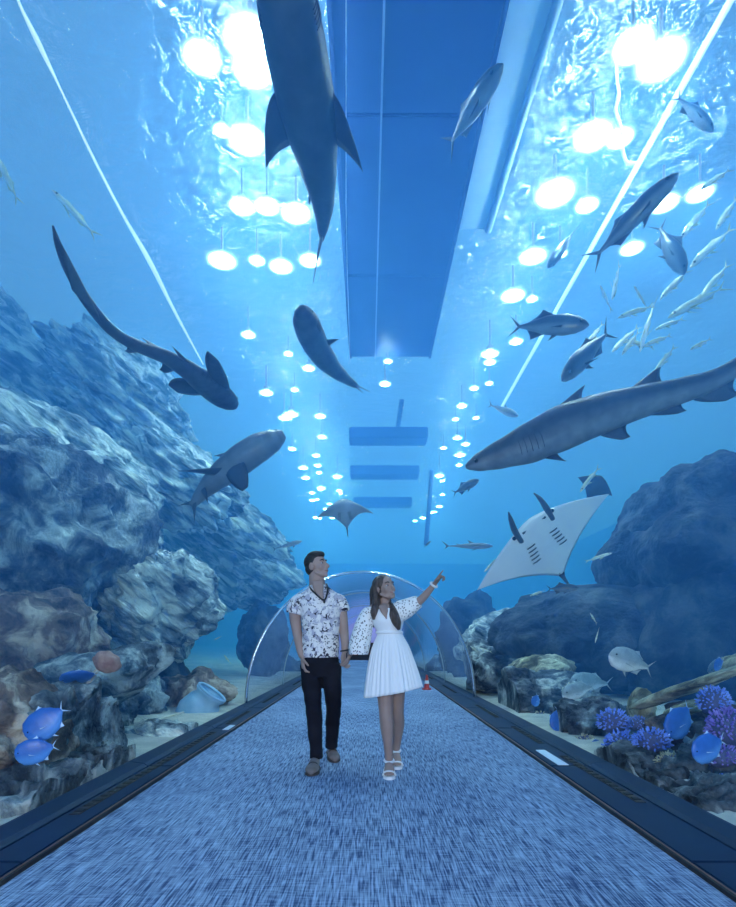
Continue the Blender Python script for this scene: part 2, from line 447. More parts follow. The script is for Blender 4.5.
# far lamps: three receding rows each side
for i in range(16):
    y = 13.6 + i * 1.35
    for x, side in ((-2.85, 0), (-2.2, 0), (-1.5, 0), (3.0, 1), (3.65, 1)):
        if random.random() < .22: continue
        xx = x + random.uniform(-.2, .2); yy = y + random.uniform(-.4, .4); r = random.uniform(.12, .24)
        r *= 1.8; e = empty('globe_lamp', (xx, yy, WZ - 2.15 * r), 'small distant glowing lamp in the far rows %s of the dark platform' % ('left', 'right')[side], 'lamp', GC + (' on the left', ' on the right')[side])
        e.scale = (r, r, r)
        for nm, me in (('lens', LENS), ('housing', HOUS)):
            o = bpy.data.objects.new(nm, me); C.objects.link(o); o.parent = e
lamp(388, 362, .12, 'single bright lamp just past the end of the dark platform', None)
lamp(385, 385, .16, 'lamp glinting behind the platform end, lower of two', None)

# floating platform
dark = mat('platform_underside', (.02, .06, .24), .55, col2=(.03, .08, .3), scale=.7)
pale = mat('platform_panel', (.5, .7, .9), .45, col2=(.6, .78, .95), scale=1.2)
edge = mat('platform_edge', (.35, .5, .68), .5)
PB = WZ - .25
e = empty('floating_platform', (.6, 9, PB), 'dark blue platform floating on the water above the tunnel', 'platform')
yy = 1.0
for L in (3.6, 3.6, 3.6, 3.4):
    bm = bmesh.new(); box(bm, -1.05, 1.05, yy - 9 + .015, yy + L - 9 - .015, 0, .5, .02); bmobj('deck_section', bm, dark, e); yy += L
for sx in (-1.07, 1.07):
    bm = bmesh.new(); box(bm, sx - .03, sx + .03, 1 - 9, yy - 9, -.04, .55, .01); bmobj('side_rail', bm, dark, e)
bm = bmesh.new(); box(bm, -.42, -.39, 1 - 9, yy - 9, -.03, .0); bmobj('seam_strip', bm, edge, e)
# lighter side panel with pale lip
g = empty('side_deck', (2.2, 8, PB + .1), 'pale blue narrow side deck beside the dark platform', 'platform')
A = [atz(452, 229, PB + .1), atz(487, 229, PB + .1), atz(556, 0, PB + .1), atz(500, 0, PB + .1)]
A[2] = A[1] + (A[2] - A[1]) * 1.3; A[3] = A[0] + (A[3] - A[0]) * 1.3
o0 = V(g.location)
bot = [a - o0 for a in A]; top = [a - o0 + V((0, 0, .25)) for a in A]
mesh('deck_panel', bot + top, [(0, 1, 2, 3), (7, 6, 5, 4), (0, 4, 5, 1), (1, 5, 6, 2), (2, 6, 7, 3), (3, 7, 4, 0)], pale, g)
d = (bot[2] - bot[1]).normalized()
bm = bmesh.new(); tube_bm(bm, [bot[1] + V((.02, 0, -.02)), (bot[1] + bot[2]) / 2 + V((.02, 0, -.02)), bot[2] + V((.02, 0, -.02))], [.07] * 3, 8); bmobj('lip', bm, edge, g, True)
# cross beams farther along
for k, (yb, x0, x1) in enumerate(((20.5, -.7, 2.2), (25, -.8, 2.3), (30.5, -.8, 2.4))):
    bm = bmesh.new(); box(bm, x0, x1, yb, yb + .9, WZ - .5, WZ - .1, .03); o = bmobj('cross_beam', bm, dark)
    tag(o, ('nearest dark beam spanning the water beyond the platform', 'middle dark beam spanning the water beyond the platform', 'farthest dark beam spanning the water beyond the platform')[k], 'beam', 'beams across the water surface')
for k, (px, y0, y1, yb) in enumerate(((402, 400, 440, 22.0), (432, 470, 545, 24.0))):
    a = at(px, y0, yb); b2 = at(px - 6, y1, yb)
    bm = bmesh.new(); tube_bm(bm, [a, (a + b2) / 2, b2], [.1, .1, .1], 8); o = bmobj('support_post', bm, dark, None, True)
    tag(o, ('dark upright post hanging below the platform end', 'longer dark slanting post above the far tunnel arch')[k], 'post')

# pale surface streaks made as tubes with added glow; cord and wire
white = mat('float_line', (.85, .92, 1), .35)
glow, nt_, b_ = nodes('glow_streak'); b_.inputs['Base Color'].default_value = (.8, .9, 1, 1); b_.inputs['Emission Color'].default_value = (.75, .92, 1, 1); b_.inputs['Emission Strength'].default_value = .7  # added emission, shared by both streaks and the cord
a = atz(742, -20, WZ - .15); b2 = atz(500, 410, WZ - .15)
bm = bmesh.new(); tube_bm(bm, [a, (a + b2) / 2, b2], [.045] * 3, 8); o = bmobj('glow_streak', bm, glow, None, True)
tag(o, 'straight pale streak with added glow along the water surface beside the right lamp row', 'light')
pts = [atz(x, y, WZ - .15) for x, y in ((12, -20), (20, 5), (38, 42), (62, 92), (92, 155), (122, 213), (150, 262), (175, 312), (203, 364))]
bm = bmesh.new(); tube_bm(bm, pts, [.012, .018, .035, .015, .022, .025, .05, .035, .02], 8, 64); o = bmobj('wavy_glow_streak', bm, glow, None, True)
tag(o, 'long pale water streak with added glow wavering on the surface, upper left', 'light')
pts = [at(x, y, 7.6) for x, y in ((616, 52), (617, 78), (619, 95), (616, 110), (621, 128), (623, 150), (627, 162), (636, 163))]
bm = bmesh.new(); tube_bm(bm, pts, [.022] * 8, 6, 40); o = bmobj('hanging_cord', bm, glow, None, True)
tag(o, 'thin crooked glowing cord dangling between the right lamps', 'cord')
pts = [at(346, y, 6.8) for y in (0, 120, 240, 362)]
pts = [atz(346, 0, 7.0), atz(346, 100, 7.2), atz(346.5, 240, 7.4), atz(350, 362, 7.5)]
bm = bmesh.new(); tube_bm(bm, pts, [.006] * 4, 5); o = bmobj('guide_wire', bm, white, None, True)
tag(o, 'hair-thin wire stretched below the dark platform', 'wire')

# ------------------------------------------------------------------ rocks
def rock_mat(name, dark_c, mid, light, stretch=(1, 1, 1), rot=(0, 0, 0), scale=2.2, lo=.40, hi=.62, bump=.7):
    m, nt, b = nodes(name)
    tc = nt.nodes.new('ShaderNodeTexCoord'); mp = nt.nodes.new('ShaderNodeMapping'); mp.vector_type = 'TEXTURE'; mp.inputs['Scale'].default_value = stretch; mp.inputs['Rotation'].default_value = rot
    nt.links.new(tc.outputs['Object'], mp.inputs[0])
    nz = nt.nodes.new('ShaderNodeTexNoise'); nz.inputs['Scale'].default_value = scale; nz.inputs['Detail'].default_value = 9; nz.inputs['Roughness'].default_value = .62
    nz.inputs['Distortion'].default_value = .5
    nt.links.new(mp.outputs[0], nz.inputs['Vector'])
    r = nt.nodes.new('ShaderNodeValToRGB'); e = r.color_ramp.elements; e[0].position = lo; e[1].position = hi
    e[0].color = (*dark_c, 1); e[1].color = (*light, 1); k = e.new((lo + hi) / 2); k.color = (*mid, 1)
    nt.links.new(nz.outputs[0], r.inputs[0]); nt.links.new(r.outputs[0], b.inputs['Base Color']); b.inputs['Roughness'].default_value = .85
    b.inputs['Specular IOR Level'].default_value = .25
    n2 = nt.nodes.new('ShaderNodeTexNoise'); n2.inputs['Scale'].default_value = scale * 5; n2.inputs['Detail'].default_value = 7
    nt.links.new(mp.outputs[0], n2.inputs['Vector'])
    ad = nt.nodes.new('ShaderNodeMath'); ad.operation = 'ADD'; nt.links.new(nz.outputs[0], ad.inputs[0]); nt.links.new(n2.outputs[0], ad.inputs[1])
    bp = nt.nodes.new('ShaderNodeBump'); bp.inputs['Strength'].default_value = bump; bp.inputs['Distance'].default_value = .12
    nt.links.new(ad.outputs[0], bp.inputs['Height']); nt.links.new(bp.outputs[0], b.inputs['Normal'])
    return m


RM = {
    'grey': rock_mat('rock_grey', (.022, .03, .042), (.11, .14, .165), (.46, .51, .50)),
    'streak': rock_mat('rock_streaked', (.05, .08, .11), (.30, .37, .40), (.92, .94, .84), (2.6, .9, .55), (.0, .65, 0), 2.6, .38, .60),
    'brown': rock_mat('rock_brown', (.05, .035, .03), (.22, .16, .13), (.66, .56, .46)),
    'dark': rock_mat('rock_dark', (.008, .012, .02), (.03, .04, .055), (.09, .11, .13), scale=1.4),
    'plate': rock_mat('coral_plate', (.10, .09, .05), (.36, .34, .22), (.72, .70, .5), (1, .4, 1)),
}
_ico = {}


def ico(sub):
    if sub not in _ico:
        bm = bmesh.new(); bmesh.ops.create_icosphere(bm, subdivisions=sub, radius=1)
        _ico[sub] = ([v.co.copy() for v in bm.verts], [[v.index for v in f.verts] for f in bm.faces]); bm.free()
    return _ico[sub]


def rock(name, label, c, r, seed, m='grey', sub=5, rot=(0, 0, 0), amp=.45, freq=1.3, ridge=.5, stretch=(1, 1, 1), cat='rock', group=None, keep=None, gap=.0):
    keep = 1 if c.x > 0 else -1
    vs, fs = ico(sub); off = V((seed * 7.3, seed * 3.1, seed * 5.7)); R = Matrix.Rotation(rot[2], 3, 'Z') @ Matrix.Rotation(rot[1], 3, 'Y') @ Matrix.Rotation(rot[0], 3, 'X')
    o = []
    rm = max(r); st = V(stretch)
    for v in vs:
        q = V((v.x * r[0], v.y * r[1], v.z * r[2])) / rm
        qq = V((q.x * st.x, q.y * st.y, q.z * st.z)) * freq + off
        d = noise.fractal(qq, 1.0, 2.1, 3) * amp
        d += (noise.ridged_multi_fractal(qq * 1.9, .9, 2.2, 5, 1.0, 2.0) - 1.0) * .16 * ridge
        cc = noise.cell(qq * 2.2) * .05 * ridge
        p = R @ (V((v.x * r[0], v.y * r[1], v.z * r[2])) * (1.08 + d + cc))
        wx = c.x + p.x
        if keep:                                     # stay outside the acrylic
            wz = max(0, c.z + p.z - A0); lim = (AX + .1 + gap) * math.sqrt(max(0, 1 - (wz / (AZ + .1 + gap)) ** 2))
            if keep < 0 and wx > -lim: p.x = -lim - c.x - .02 * (wx + lim)
            if keep > 0 and wx < lim: p.x = lim - c.x + .02 * (lim - wx)
        o.append(p)
    ob = mesh(name, o, fs, RM[m] if isinstance(m, str) else m, smooth=True); ob.location = c
    tag(ob, label, cat, group); return ob


def rk(px, py, Y, hw, hh, dep, *a, **k):
    """Rock centred on a pixel at depth Y, half width/height in pixels at that depth, half depth in metres."""
    return rock('rock', k.pop('label'), at(px, py, Y), (hw * Y / F, dep, hh * Y / F), *a, **k)


L_, R_ = -1, 1
rk(100, 792, 4.6, 62, 40, .6, 61, 'grey', 6, amp=.28, freq=1.6, ridge=1.0, gap=.02, label='low craggy rock against the glass under the blue discs')
rk(40, 822, 3.95, 80, 52, .6, 62, 'grey', 6, amp=.28, freq=1.6, ridge=1.0, gap=.02, label='low rock in the bottom left corner, against the glass')
rk(718, 838, 3.8, 62, 56, .5, 63, 'grey', 6, amp=.28, freq=1.6, ridge=1.0, gap=.02, label='low rock against the glass in the bottom right corner')
rk(665, 806, 4.3, 46, 34, .4, 64, 'grey', 6, amp=.28, freq=1.6, ridge=1.0, gap=.02, label='low rock against the glass below the dark tan-tipped coral')
rk(62, 800, 4.65, 95, 100, .75, 1, 'grey', 6, gap=.32, amp=.28, freq=1.6, ridge=1.0, keep=L_, label='big craggy grey rock right behind the glass, bottom left corner')
rk(-5, 750, 4.25, 58, 62, .6, 2, 'brown', 6, gap=.3, amp=.3, ridge=1.0, keep=L_, label='brown streaked rock at the left edge beside the blue discs')
rk(8, 655, 6.6, 75, 55, 1.0, 3, 'brown', 5, rot=(0, -.3, 0), amp=.3, ridge=1, keep=L_, label='sloping brown slab above the brown streaked rock, at the left edge')
rk(70, 690, 6.4, 80, 28, .7, 4, 'grey', 5, rot=(0, -.35, 0), amp=.3, ridge=1, keep=L_, label='slanting grey ledge stone beneath the brown stalked sponge')
rk(25, 540, 8.2, 95, 85, 1.6, 5, 'grey', 6, rot=(0, .25, 0), amp=.35, ridge=.9, label='massive shadowy boulder filling the left edge at mid height')
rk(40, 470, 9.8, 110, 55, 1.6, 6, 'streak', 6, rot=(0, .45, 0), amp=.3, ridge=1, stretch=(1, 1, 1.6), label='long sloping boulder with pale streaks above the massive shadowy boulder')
rk(148, 605, 9.4, 56, 52, .95, 7, 'streak', 6, rot=(0, .15, 0), amp=.32, ridge=1.1, label='bright pale mushroom-shaped rock standing on a narrow pillar')
rk(150, 690, 9.6, 34, 50, .6, 8, 'dark', 5, amp=.25, label='dark pillar carrying the bright mushroom-shaped rock')
rk(118, 700, 8.0, 40, 30, .5, 20, 'grey', 5, amp=.3, ridge=1, keep=L_, label='low rubble heap at the foot of the dark pillar')
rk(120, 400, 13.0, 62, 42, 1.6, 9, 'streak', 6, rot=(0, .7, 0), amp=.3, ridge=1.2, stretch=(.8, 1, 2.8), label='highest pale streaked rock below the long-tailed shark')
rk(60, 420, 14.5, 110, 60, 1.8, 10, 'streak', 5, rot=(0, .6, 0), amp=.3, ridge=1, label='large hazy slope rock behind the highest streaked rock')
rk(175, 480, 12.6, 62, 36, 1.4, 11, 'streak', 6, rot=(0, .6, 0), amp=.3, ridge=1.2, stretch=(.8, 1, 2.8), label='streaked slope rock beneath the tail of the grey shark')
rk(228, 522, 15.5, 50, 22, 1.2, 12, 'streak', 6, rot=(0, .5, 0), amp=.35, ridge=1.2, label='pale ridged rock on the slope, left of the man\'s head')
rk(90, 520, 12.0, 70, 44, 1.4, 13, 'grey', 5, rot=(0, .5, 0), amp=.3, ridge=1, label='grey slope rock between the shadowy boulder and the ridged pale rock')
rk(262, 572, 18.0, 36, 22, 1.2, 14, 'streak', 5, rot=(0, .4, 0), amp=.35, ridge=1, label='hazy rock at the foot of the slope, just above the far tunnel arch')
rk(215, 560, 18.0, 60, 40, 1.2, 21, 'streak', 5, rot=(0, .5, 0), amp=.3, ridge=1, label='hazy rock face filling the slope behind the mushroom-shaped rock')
rk(195, 695, 9.2, 34, 20, .4, 16, 'brown', 5, amp=.35, ridge=1, keep=L_, label='small brownish stone behind the pale blue pot')
rk(120, 715, 7.0, 14, 16, .22, 17, 'grey', 5, amp=.4, ridge=1, keep=L_, label='small upright pale stone on the rubble, left side')
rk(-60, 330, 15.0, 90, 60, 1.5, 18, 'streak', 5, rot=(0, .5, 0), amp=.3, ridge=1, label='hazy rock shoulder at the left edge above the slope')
rk(165, 735, 6.6, 40, 14, .4, 19, 'streak', 5, amp=.35, ridge=1, keep=L_, label='low pale stone on the sand beside the left ledge')
# right side
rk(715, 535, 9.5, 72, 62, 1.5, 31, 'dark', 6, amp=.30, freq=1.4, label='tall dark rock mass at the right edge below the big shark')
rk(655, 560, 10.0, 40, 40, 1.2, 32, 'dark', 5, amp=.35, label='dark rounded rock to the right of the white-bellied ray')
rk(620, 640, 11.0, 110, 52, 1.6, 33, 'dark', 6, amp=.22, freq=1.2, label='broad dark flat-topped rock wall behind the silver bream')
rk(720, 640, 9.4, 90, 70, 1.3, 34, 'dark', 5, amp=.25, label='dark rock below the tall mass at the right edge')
rk(500, 640, 12.5, 40, 22, .9, 35, 'streak', 5, rot=(0, -.3, 0), amp=.35, ridge=1, label='hazy stepped rock right of the far tunnel arch')
rk(505, 668, 11.5, 42, 24, .9, 36, 'grey', 6, amp=.35, ridge=1.1, label='rubble mound beside the arch rim on the right')
rk(540, 672, 9.8, 28, 16, .6, 37, 'plate', 5, amp=.25, ridge=.8, label='tan flat-topped stone on the rubble mound')
rk(530, 700, 9.0, 52, 30, .7, 38, 'grey', 6, gap=.15, amp=.35, ridge=1.1, keep=R_, label='grey reef stone between the tan stone and the right ledge')
rk(596, 728, 6.6, 38, 26, .45, 39, 'grey', 6, gap=.18, amp=.4, ridge=1.1, keep=R_, label='knobbly reef rock left of the blue bush corals')
rk(636, 792, 4.75, 66, 38, .4, 40, 'grey', 6, amp=.3, ridge=1.1, keep=R_, label='reef block carrying the blue bush corals')
rk(712, 812, 4.3, 62, 62, .5, 41, 'grey', 6, amp=.3, ridge=1.1, keep=R_, label='reef block at the bottom right corner behind the glass')
rk(712, 750, 5.1, 60, 40, .5, 42, 'brown', 5, amp=.3, ridge=1, keep=R_, label='brown rock under the sloping coral plate')
rk(691, 800, 4.05, 9, 20, .06, 43, 'streak', 4, amp=.2, ridge=.6, keep=R_, label='small upright white stone behind the right ledge')
rk(642, 708, 5.9, 11, 18, .15, 44, 'plate', 4, amp=.2, ridge=.6, label='short ribbed tan pillar stone among the corals')
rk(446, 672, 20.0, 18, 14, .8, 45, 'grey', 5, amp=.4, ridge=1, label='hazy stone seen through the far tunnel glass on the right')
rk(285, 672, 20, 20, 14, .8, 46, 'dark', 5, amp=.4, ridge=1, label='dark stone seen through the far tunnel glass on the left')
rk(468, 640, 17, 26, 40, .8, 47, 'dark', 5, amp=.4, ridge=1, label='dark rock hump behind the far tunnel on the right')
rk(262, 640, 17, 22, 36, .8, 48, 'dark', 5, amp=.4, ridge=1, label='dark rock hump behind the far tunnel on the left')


def plate_coral(label, a, b, wd, th, seed, m='plate'):
    d = b - a; c = (a + b) / 2; L = d.length / 2
    rock('plate_coral', label, c, (L, wd, th), seed, m, 5, rot=(0, -math.atan2(d.z, math.hypot(d.x, d.y)), math.atan2(d.y, d.x)), amp=.22, ridge=.8, cat='coral', stretch=(.8, 1, 2.8))


plate_coral('long sloping tan coral plate above the blue corals on the right', at(640, 706, 5.7), at(742, 668, 5.0), .3, .05, 51)
plate_coral('smaller tan coral plate below the long sloping one', at(668, 712, 5.1), at(712, 702, 4.9), .16, .05, 52)
plate_coral('tan plate edge at the right border above the purple coral', at(720, 668, 5.4), at(748, 655, 5.4), .2, .05, 53)


# bushy corals: knobbly base with many blunt fingers
def bush_coral(label, c, r, seed, m, mb, nb=130, fl=.28, fr=.05):
    random.seed(seed)
    e = empty('bush_coral', c, label, 'coral', 'bushy corals on the reef')
    vs, fs = ico(3)
    o = mesh('base', [V((v.x * r[0], v.y * r[1], v.z * r[2])) * (.82 + .12 * noise.noise(v * 2 + V((seed, 0, 0)))) for v in vs], fs, mb, e, True)
    bm = bmesh.new(); k = 0
    for i in range(nb):
        z = 1 - 1.5 * (i + .5) / nb; a = i * 2.39996 + random.uniform(-.2, .2); s = math.sqrt(max(0, 1 - z * z))
        d = V((s * math.cos(a), s * math.sin(a), z)); p = V((d.x * r[0], d.y * r[1], d.z * r[2])) * .72
        rm = sum(r) / 3; d2 = (d + V((random.uniform(-.3, .3), random.uniform(-.3, .3), random.uniform(-.1, .3)))).normalized()
        q = p + d2 * rm * fl * random.uniform(.7, 1.4); mid = (p + q) / 2 + V((random.uniform(-1, 1), random.uniform(-1, 1), random.uniform(-1, 1))) * rm * .05
        tube_bm(bm, [p, mid, q], [fr * rm, fr * rm * 1.15, fr * rm * .75], 6, 4)
    o = bmobj('branches', bm, m, e, True); o['kind'] = 'stuff'
    return e


blue_c = mat('coral_blue', (.10, .22, .75), .6, col2=(.28, .42, .95), scale=9)
purp_c = mat('coral_purple', (.16, .12, .5), .6, col2=(.36, .30, .75), scale=9)
tan_c = mat('coral_tan', (.36, .32, .2), .7, col2=(.8, .78, .58), scale=12)
cbase = mat('coral_base', (.05, .07, .16), .8, col2=(.10, .12, .25), scale=6)
Yc = 5.7


def bc(px, py, Y, hw, hh, label, seed, m, **k):
    bush_coral(label, at(px, py, Y), (hw * Y / F, hw * Y / F * .8, hh * Y / F), seed, m, cbase, **k)


bc(613, 722, 5.45, 17, 14, 'blue bushy coral, upper left of the cluster on the reef block', 1, blue_c)
bc(622, 747, 5.1, 20, 17, 'blue bushy coral, lowest of the cluster on the reef block', 2, blue_c)
bc(652, 742, 4.72, 20, 14, 'blue-violet bushy coral, right of the cluster on the reef block', 3, blue_c)
bc(638, 724, 5.3, 10, 9, 'small blue coral tuft at the back of the cluster', 9, blue_c, nb=80)
bc(714, 702, 4.5, 17, 17, 'blue bushy coral at the right edge under the coral plate', 4, blue_c)
bc(728, 728, 4.2, 22, 22, 'large purple bushy coral at the right edge', 5, purp_c, nb=180)
bc(722, 757, 4.1, 20, 13, 'dark violet coral below the large purple one', 6, purp_c)
bc(722, 783, 3.95, 12, 9, 'small bright blue coral near the bottom right corner', 7, blue_c, nb=90)
bc(585, 745, 6.1, 12, 12, 'small tan tufted coral beside the right ledge', 8, tan_c, nb=90)
bc(672, 762, 4.45, 18, 9, 'dark tan-tipped coral right of the blue cluster', 10, tan_c, nb=110)
bc(572, 692, 7.8, 11, 9, 'pale knobbly coral on the reef rock, centre right', 11, tan_c, nb=90)
bc(738, 812, 3.8, 14, 12, 'blue coral cut by the right edge near the corner', 12, blue_c, nb=90)
bc(540, 720, 8.2, 9, 10, 'small tan coral tuft on the grey reef stone', 13, tan_c, nb=70)
bc(565, 704, 7.6, 7, 6, 'tiny tan coral tuft below the pale knobbly coral', 14, tan_c, nb=60)

# stalked sponge on the left: brown knob on a pale stalk
c = at(78, 700, 5.0)
e = empty('stalked_sponge', c, 'brown knobbed sponge on a thin pale stalk, left side', 'sponge')
bm = bmesh.new(); tube_bm(bm, [V((0, 0, -.03)), at(88, 684, 5.0) - c, at(99, 668, 5.0) - c], [.014, .018, .022], 8); bmobj('stalk', bm, mat('stalk', (.55, .5, .42), .7), e, True)
vs, fs = ico(4)
kc = at(107, 662, 5.0) - c
mesh('knob', [kc + Matrix.Rotation(.5, 3, 'Y') @ V((v.x * .12, v.y * .09, v.z * .095)) * (1 + .16 * noise.noise(v * 2.2)) for v in vs], fs, mat('knob', (.30, .15, .13), .8, col2=(.45, .27, .22), scale=14), e, True)

# pale blue pot lying on the sand
c = at(197, 712, 8.35)
e = empty('tilted_pot', c, 'pale blue pot lying tilted on the sand behind the left glass', 'pot')
ax = (at(212, 690, 8.3) - at(183, 728, 8.3)).normalized(); u = V((0, 1, 0)); s = ax.cross(u).normalized(); u = s.cross(ax)
pr = [(-.28, .05), (-.28, .2), (-.2, .26), (0, .3), (.2, .25), (.27, .2), (.33, .24), (.36, .24), (.33, .2), (.2, .18), (-.2, .2)]
vs, fs, n = [], [], 28
for h, r in pr:
    for i in range(n):
        t = 6.2832 * i / n; vs.append(ax * h + (s * math.cos(t) + u * math.sin(t)) * r)
for k in range(len(pr) - 1):
    for i in range(n): fs.append((k * n + i, k * n + (i + 1) % n, (k + 1) * n + (i + 1) % n, (k + 1) * n + i))
fs.append(tuple(range(n))[::-1])
pot = mat('pot', (.25, .5, .72), .55, col2=(.4, .62, .8), scale=5)
mesh('body', vs, fs, pot, e, True)
bm = bmesh.new(); tube_bm(bm, [ax * .37 + (s * math.cos(6.2832 * i / 24) + u * math.sin(6.2832 * i / 24)) * .225 for i in range(25)], [.022] * 25, 6, 48); bmobj('rim', bm, pot, e, True)
# thin pole on the sand
bm = bmesh.new(); tube_bm(bm, [at(150, 722, 7.4), at(167, 717, 7.5), at(184, 712, 7.6)], [.012, .014, .012], 6)
tag(bmobj('pale_stick', bm, mat('stick', (.7, .7, .6), .7), None, True), 'thin pale stick leaning against the tilted pot', 'stick')
# ------------------------------------------------------------------ sharks, rays and fish
def body_loft(name, pts, up, tab_w, tab_h, org, m, parent, ns=56, nr=20, belly_lo=-.55, belly_hi=.05):
    """Lofted animal body through pts (nose first). tab_w / tab_h: half width / half height along the length."""
    vs, fs, col = [], [], []
    fr = []
    for k in range(ns + 1):
        t = k / ns; t = t * .6 + .4 * t * t if t < 1 else 1
        p = catmull(pts, t); d = (catmull(pts, min(1, t + .02)) - catmull(pts, max(0, t - .02))).normalized()
        s = d.cross(up).normalized(); u = s.cross(d).normalized()
        a, b = interp(tab_w, t), interp(tab_h, t)
        for j in range(nr):
            q = 2 * math.pi * j / nr; sn = math.sin(q)
            vs.append(p + s * a * math.cos(q) + u * b * sn - org)
            col.append(min(1, max(0, (belly_hi - sn) / (belly_hi - belly_lo))))
    for k in range(ns):
        for j in range(nr):
            fs.append((k * nr + j, k * nr + (j + 1) % nr, (k + 1) * nr + (j + 1) % nr, (k + 1) * nr + j))
    fs.append(tuple(range(nr))[::-1]); fs.append(tuple(range(ns * nr, ns * nr + nr)))
    o = mesh(name, vs, fs, m, parent, True)
    at_ = o.data.attributes.new('belly', 'FLOAT', 'POINT'); at_.data.foreach_set('value', col)
    return o


def frame(pts, up, t):
    p = catmull(pts, t); d = (catmull(pts, min(1, t + .02)) - catmull(pts, max(0, t - .02))).normalized()
    s = d.cross(up).normalized(); return p, d, s, s.cross(d).normalized()


def fin(name, rl, rt, tip, org, m, parent, bow=.18, conc=.18, th=.02, tipr=.0, n=10, belly=0.0):
    """Solid tapered fin: leading root, trailing root, tip; edges are curves, section is a lens."""
    nrm = (rt - rl).cross(tip - rl).normalized(); ch = (rt - rl)
    c1 = (rl + tip) / 2 - ch * bow; c2 = (rt + tip) / 2 - ch * conc
    vs, fs = [], []
    us = (0, .18, .5, .8, 1)
    for k in range(n + 1):
        s = k / n
        a = rl * (1 - s) ** 2 + c1 * 2 * s * (1 - s) + tip * s * s
        b = rt * (1 - s) ** 2 + c2 * 2 * s * (1 - s) + (tip + ch * tipr) * s * s
        w = (b - a).length
        for sg in (1, -1):
            for u in us:
                h = th * (1 - .8 * s) * (4 * u * (1 - u)) ** .7 if 0 < u < 1 else 0
                vs.append(a.lerp(b, u) + nrm * (h * sg) - org)
    q = len(us)
    for k in range(n):
        i, j = k * 2 * q, (k + 1) * 2 * q
        for u in range(q - 1):
            fs.append((i + u, i + u + 1, j + u + 1, j + u)); fs.append((i + q + u + 1, i + q + u, j + q + u, j + q + u + 1))
    for i in (0, n * 2 * q): fs.append((i, i + 1, i + 2, i + 3, i + 4, i + q + 3, i + q + 2, i + q + 1))
    o = mesh(name, vs, fs, m, parent, True)
    bm = bmesh.new(); bm.from_mesh(o.data); bmesh.ops.remove_doubles(bm, verts=bm.verts, dist=1e-5); bmesh.ops.recalc_face_normals(bm, faces=bm.faces); bm.to_mesh(o.data); bm.free()
    at_ = o.data.attributes.new('belly', 'FLOAT', 'POINT'); at_.data.foreach_set('value', [belly] * len(o.data.vertices))
    return o


eye_m = mat('eye', (.005, .006, .01), .15)
gill_m = mat('gill', (.02, .03, .05), .7)


def eye(p, r, org, parent):
    vs, fs = ico(2); return mesh('eye', [p + v * r - org for v in vs], fs, eye_m, parent, True)


SW = [(0, .10), (.03, .33), (.08, .58), (.16, .83), (.28, 1), (.42, .96), (.56, .76), (.7, .5), (.84, .26), (.94, .14), (1, .08)]


def shark(label, pts, up, W, H, m, fins, org=None, sw=SW, eyes=.07, cat='shark', name='shark', gills=True, blo=-.55, bhi=.05):
    org = org or pts[len(pts) // 2]
    e = empty(name, org, label, cat)
    tw = [(t, a * W) for t, a in sw]; th_ = [(t, a * H) for t, a in sw]
    body_loft('body', pts, up, tw, th_, org, m, e, belly_lo=blo, belly_hi=bhi)
    for nm, t0, t1, (ds, du), tip, kw in fins:
        p0, d0, s0, u0 = frame(pts, up, t0); p1, d1, s1, u1 = frame(pts, up, t1)
        f0, f1 = .75, .75
        rl = p0 + s0 * ds * interp(tw, t0) * f0 + u0 * du * interp(th_, t0) * f0
        rt = p1 + s1 * ds * interp(tw, t1) * f1 + u1 * du * interp(th_, t1) * f1
        fin(nm, rl, rt, tip, org, m, e, **kw)
    p, d, s, u = frame(pts, up, eyes)
    for sg in (-1, 1): eye(p + s * sg * interp(tw, eyes) * .93 + u * interp(th_, eyes) * .25, max(W, H) * .09, org, e)
    if gills:
        for sg in (-1, 1):
            bm = bmesh.new()
            for k in range(5):
                t = (.16 if gills is True else gills) + .017 * k; p, d, s, u = frame(pts, up, t); a, b = interp(tw, t), interp(th_, t)
                q = [p + s * sg * a * 1.01 * math.cos(w_) + u * b * 1.01 * math.sin(w_) - org for w_ in (-.5, -.2, .1, .35)]
                tube_bm(bm, q, [W * .015] * 4, 4, 6)
            o = bmobj('gill_slit', bm, gill_m, e, True); o['kind'] = 'stuff'
    return e


sk_dark = mat_skin_fish('hide_dark', (.035, .055, .085), (.07, .10, .14), .45, .8, 8)
sk_leop = mat_skin_fish('hide_leopard', (.045, .06, .085), (.06, .08, .11), .5, .7, 12)
sk_grey = mat_skin_fish('hide_grey', (.04, .055, .08), (.17, .2, .24), .4, .8, 7)
sk_sand = mat_skin_fish('hide_sand', (.05, .07, .10), (.2, .235, .28), .5, .7, 9)
UP = V((0, 0, 1))
